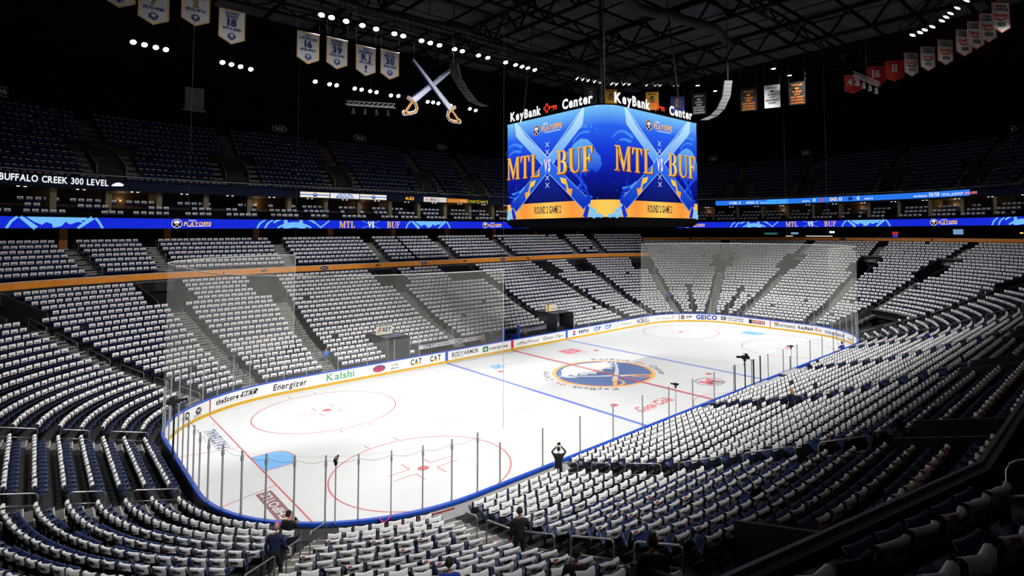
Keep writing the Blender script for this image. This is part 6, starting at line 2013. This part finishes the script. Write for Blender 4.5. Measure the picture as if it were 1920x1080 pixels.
def finish_people():
    dg = bpy.context.evaluated_depsgraph_get()
    for t in TMP:
        J = {q: np.array(v, float) for q, v in t['J'].items()}
        ev = t['o'].evaluated_get(dg)
        me = bpy.data.meshes.new_from_object(ev)
        V = [tuple(v.co) for v in me.vertices]; F = [list(p_.vertices) for p_ in me.polygons]
        segs = [(a, b_) for a, b_ in (('pel', 'ch'), ('ch', 'nk'), ('nk', 'hd'), ('shl', 'ell'), ('ell', 'wrl'), ('wrl', 'hal'), ('shr', 'elr'), ('elr', 'wrr'), ('wrr', 'har'), ('hil', 'knl'), ('knl', 'anl'), ('anl', 'tol'), ('hir', 'knr'), ('knr', 'anr'), ('anr', 'tor'))]
        kind_ = [0, 0, 1, 0, 0 if t['sleeves'] else 1, 1, 0, 0 if t['sleeves'] else 1, 1, 2, 2, 3, 2, 2, 3]
        def near_(c):
            best, bi = 9, 0
            for i, (a, b_) in enumerate(segs):
                A, D = J[a], J[b_]-J[a]
                u = min(max(((c-A)@D)/max(D@D, 1e-6), 0), 1)
                ds = np.linalg.norm(c-A-D*u)
                if ds < best: best, bi = ds, i
            return kind_[bi]
        bb = B()
        bb.V = V
        for f in F:
            c = np.mean([V[i] for i in f], axis=0)
            bb.F.append(f); bb.M.append(near_(c))
        # head: skull, jaw, nose, ears grown into one lump with the body mesh
        hc = J['hd']+np.array([0, .015, .115])
        HV, HF = [], []
        nu, nv = 14, 11
        for j in range(nv):
            th = math.pi*j/(nv-1)
            for i in range(nu):
                a = 2*math.pi*i/nu
                x, y, z = math.sin(th)*math.cos(a), math.sin(th)*math.sin(a), math.cos(th)
                wx, wy = .076, .098
                if z < 0: wx *= 1+.32*z; y2 = y*wy*(1+.12*z)+.018*(-z)
                else: y2 = y*wy
                if y > .75 and -.45 < z < .12: y2 += .022*(1-abs(x)/.5 if abs(x) < .5 else 0)    # nose
                if y > .75 and .05 < z < .3: y2 -= .006
                HV.append(hc+np.array([x*wx, y2, z*.122]))
        for j in range(nv-1):
            for i in range(nu):
                HF.append([j*nu+i, (j+1)*nu+i, (j+1)*nu+(i+1) % nu, j*nu+(i+1) % nu])
        bb.add(HV, HF, 1)
        for s in (-1, 1):
            bb.tube([hc+[s*.074, -.01, .03], hc+[s*.088, -.015, .015], hc+[s*.086, -.01, -.02], hc+[s*.074, 0, -.035]], .013, 6, 1)
            bb.add([hc+[s*.03-.012, .093, .012], hc+[s*.03+.012, .093, .012], hc+[s*.03+.012, .094, .022], hc+[s*.03-.012, .094, .022]], [[0, 1, 2, 3]], 4)
        bb.add([hc+[-.022, .088, -.062], hc+[.022, .088, -.062], hc+[.02, .09, -.054], hc+[-.02, .09, -.054]], [[0, 1, 2, 3]], 5)
        # fingers and thumb
        for n, s in (('l', -1), ('r', 1)):
            d = J['ha'+n]-J['wr'+n]; d /= np.linalg.norm(d)
            side = np.cross(d, [0, 1, .2]); side /= max(np.linalg.norm(side), 1e-6); nrm = np.cross(side, d)
            for q, ln in ((-1.5, .062), (-.5, .075), (.5, .07), (1.5, .055)):
                b0 = J['ha'+n]+d*.02+nrm*q*.02
                bb.tube([b0, b0+d*ln*.5, b0+d*ln*.85+side*s*.02, b0+d*ln+side*s*.035], [.010, .0095, .009, .007], 6, 1)
            b0 = J['ha'+n]-d*.025+nrm*.035
            bb.tube([b0, b0+nrm*.03+d*.02, b0+nrm*.038+d*.05], [.012, .011, .008], 6, 1)
        e = empty('person', t['pos'], t['yaw']); e.scale = (t['k'],)*3
        body = bb.obj('body', [t['top'], SKIN, t['legs'], mat('shoe_black', (.015, .015, .015), .5), BLACK, mat('lip', (.35, .12, .10), .6)], e, True)
        if t['hair'] != 'bald':
            hm = HAIRB if t['hair'] == 'blond' else HAIRD
            b = B(); P = []
            for j in range(7):
                th = math.pi*.58*j/6
                for i in range(14):
                    a = 2*math.pi*i/14
                    x, y, z = math.sin(th)*math.cos(a), math.sin(th)*math.sin(a), math.cos(th)
                    zz = z*.134 if not (y > .4 and j > 4) else max(z, .35)*.134
                    P.append(hc+np.array([x*.088, y*.108-.008, zz+.004]))
            Fh = [[j*14+i, (j+1)*14+i, (j+1)*14+(i+1) % 14, j*14+(i+1) % 14] for j in range(6) for i in range(14)]
            b.add(P, Fh)
            if t['hair'] == 'blond':
                b.tube([hc+[0, -.07, .02], hc+[0, -.10, -.08], hc+[0, -.09, -.2], hc+[0, -.06, -.28]], [.07, .085, .075, .03], 10)
            b.obj('hair', hm, e, True)
        if t['cap'] is not None:
            b = B()
            b.lathe([(.0, .15), (.06, .142), (.092, .10), (.100, .04), (.100, .02)], 16, 0, lambda v: (hc[0]+v[0]*.92, hc[1]+v[1]*1.1-.004, hc[2]+v[2]))
            V = []
            for i in range(9):
                a = math.pi*(.12+.76*i/8)
                V += [(hc[0]+.09*math.cos(a), hc[1]+.10*math.sin(a), hc[2]+.045), (hc[0]+.10*math.cos(a), hc[1]+.10*math.sin(a)+.075, hc[2]+.030)]
            b.add(V, [[2*i, 2*i+2, 2*i+3, 2*i+1] for i in range(8)])
            b.obj('cap', t['cap'], e, True)
        tag(e, t['label'], 'person')
        if t['held']:
            t['held'](e, J, t)
    for t in TMP:
        bpy.data.objects.remove(t['o'])
BLK = mat('black_jacket', (.010, .010, .011), .8, .1, 10); NVY = mat('navy_jacket', (.008, .016, .060), .8, .1, 10); BLU = mat('royal_blue_shirt', (.012, .05, .38), .8, .08, 10); DKT = mat('dark_trousers', (.014, .014, .018), .85); TANJ = mat('tan_jacket', (.22, .18, .13), .85, .1, 8); GRYJ = mat('light_grey_shirt', (.5, .5, .5), .85)
LBL = mat('light_blue_shirt', (.05, .14, .55), .8, .08, 10)
def face_to(p, q): return math.atan2(-(q[0]-p[0]), q[1]-p[1])
def held_at(name, g, m, label, cat, off=(0, 0, 0)):
    def fn(e, J, t):
        c = (J['har']+J['hal'])/2 if g == 'both' else J['har']
        k = t['k']; a = t['yaw']
        v = (c+np.array(off))*k
        w = np.array([v[0]*math.cos(a)-v[1]*math.sin(a), v[0]*math.sin(a)+v[1]*math.cos(a), v[2]])+np.array(t['pos'])
        b = B()
        if name == 'phone': b.box(-.04, .04, -.006, .006, -.06, .09); b.box(-.036, .036, -.008, -.006, -.05, .08)
        elif name == 'camera_handheld': b.box(-.07, .07, -.04, .04, -.04, .06); b.tube([(0, .04, 0), (0, .16, 0)], .04, 8)
        elif name == 'papers': b.box(-.08, .08, -.004, .004, -.14, .12)
        elif name == 'broom': b.tube([(0, 0, -.4), (0, .25, 1.1)], .02, 6); b.lathe([(.0, .0), (.06, .03), (.07, .16), (.02, .2), (0, .2)], 10, 0, lambda v_: (v_[0], v_[1]+.25, v_[2]+1.08))
        o = b.obj(name, m); o.location = tuple(w); o.rotation_euler = (0, 0, a)
        tag(o, label, cat)
    return fn
up = lambda s: None
fwd = {'elr': (.28, .16, 1.16), 'wrr': (.12, .34, 1.22), 'har': (.09, .40, 1.24), 'ell': (-.28, .16, 1.16), 'wrl': (-.06, .34, 1.20), 'hal': (-.03, .40, 1.21)}
raise_ = {'elr': (.34, .16, 1.50), 'wrr': (.12, .26, 1.70), 'har': (.07, .28, 1.76), 'ell': (-.34, .16, 1.50), 'wrl': (-.12, .26, 1.70), 'hal': (-.07, .28, 1.76)}
q = p3(108.4, 1.2, .3); person(tuple(q), -.9, 'person in black with black cap standing at the near corner boards', BLK, DKT, 'stand', 'dark', BLK, fwd, 1.74, held=held_at('phone', 'both', BLACK, 'dark phone held by the person with the black cap', 'phone', (0, .04, .05)))
q = p3(107.42, 4.75, row_f(4)); person(tuple(q), -.75, 'bald person in navy pullover walking down the near corner stairs', NVY, DKT, 'walk', 'bald', None, {'elr': (.30, .04, 1.15), 'wrr': (.30, .22, .96), 'har': (.30, .27, .90)}, 1.80, .12, held=held_at('papers', 'r', flat((.7, .7, .7)), 'white papers held by the bald person in navy', 'papers', (.0, .03, -.04)))
q = p3(97.9, 1.35, .66); person(tuple(q), face_to(q, (2, 6)), 'person in black raising a camera at the near boards', BLK, DKT, 'stand', 'dark', None, raise_, 1.72, held=held_at('camera_handheld', 'both', BLACK, 'small black camera held up by the person at the near boards', 'camera', (0, .02, .05)))
q = p3(103.35, 7.85, row_f(8)-.1); person(tuple(q), face_to(q, (-10, 0)), 'dark silhouetted person in coat standing in the near seats stairs', BLK, DKT, 'stand', 'dark', None, {'elr': (.30, .05, 1.16), 'wrr': (.2, .26, 1.02), 'har': (.15, .31, 1.0)}, 1.76)
q = p3(103.75, 15.4, row_f(17)-.3); person(tuple(q), face_to(q, (5, 0)), 'large dark silhouetted person in the nearest stairs at the bottom', BLK, DKT, 'stand', 'dark', None, None, 1.78)
q = p3(103.95, 13.6, row_f(15)-.1); person(tuple(q), face_to(q, (5, 0)), 'dark silhouetted person seated low beside the nearest stairs', BLK, DKT, 'sit', 'dark', None, None, 1.75)
q = p3(104.75, 11.25, row_f(12)); person(tuple(q), face_to(q, (-12, 0)), 'person in bright blue shirt seated at the bottom of the picture', BLU, DKT, 'sit', 'dark', None, fwd and None, 1.76)
q = p3(62.2, .75, .3); person(tuple(q), face_to(q, (24, 0)), 'person in royal blue overalls at the far end of the near boards', BLU, BLU, 'stand', 'dark', BLU, fwd, 1.80, held=held_at('broom', 'both', flat(lin(225, 160, 50)), 'yellow headed pole held by the person in royal blue', 'pole', (0, .03, .0)))
q = p3(86.5, 7.2, row_f(7)-.05); person(tuple(q), face_to(q, (20, 0)), 'person in navy with long fair hair on the near side stairs', NVY, DKT, 'stand', 'blond', None, None, 1.70)
q = p3(61.6, 7.6, row_f(7)); person(tuple(q), face_to(q, (0, 5)), 'person in royal blue bending over the right hand near seats', BLU, DKT, 'stand', 'dark', None, {'elr': (.30, .30, 1.05), 'wrr': (.28, .50, .95), 'har': (.27, .56, .92)}, 1.72, .35)
q = p3(LP-17.75, 3.0, row_f(2)+.05); person(tuple(q), face_to(q, (-10, 0)), 'person in pale blue seated on the far side by the stairs', LBL, DKT, 'sit', 'dark', None, None, 1.76)
q = p3(27.45, 5.3, row_f(5)); person(tuple(q), face_to(q, (0, -5)), 'person in royal blue standing on the far corner stairs', BLU, DKT, 'stand', 'dark', None, None, 1.72)
q = p3(35.3, 1.0, row_f(0)); person(tuple(q), face_to(q, (0, 0)), 'person in blue seated behind the far goal boards', NVY, DKT, 'sit', 'dark', None, None, 1.76)
q = p3(48.1, 12.4, row_f(13)); person(tuple(q), face_to(q, (0, 0)), 'dark person on the right hand stairs of the far end', NVY, DKT, 'stand', 'dark', None, None, 1.70)
q = p3(51.7, 13.2, row_f(14)); person(tuple(q), face_to(q, (0, 0)), 'dark person standing high in the right hand corner rows', BLK, DKT, 'stand', 'dark', None, None, 1.72)
for x, y, lab, tp in ((-2.9, 14.0, 'person in tan jacket standing at the left players bench', TANJ), (-1.9, 14.1, 'person in black standing at the end of the left players bench', BLK), (2.5, 14.0, 'person in tan jacket standing at the right players bench', TANJ), (10.0, 14.1, 'person in pale grey standing beside the right player tunnel', GRYJ)):
    person((x, y, .3), math.pi+.2, lab, tp, DKT, 'stand', 'dark', None, fwd if x > 9 else None, 1.74)
finish_people()
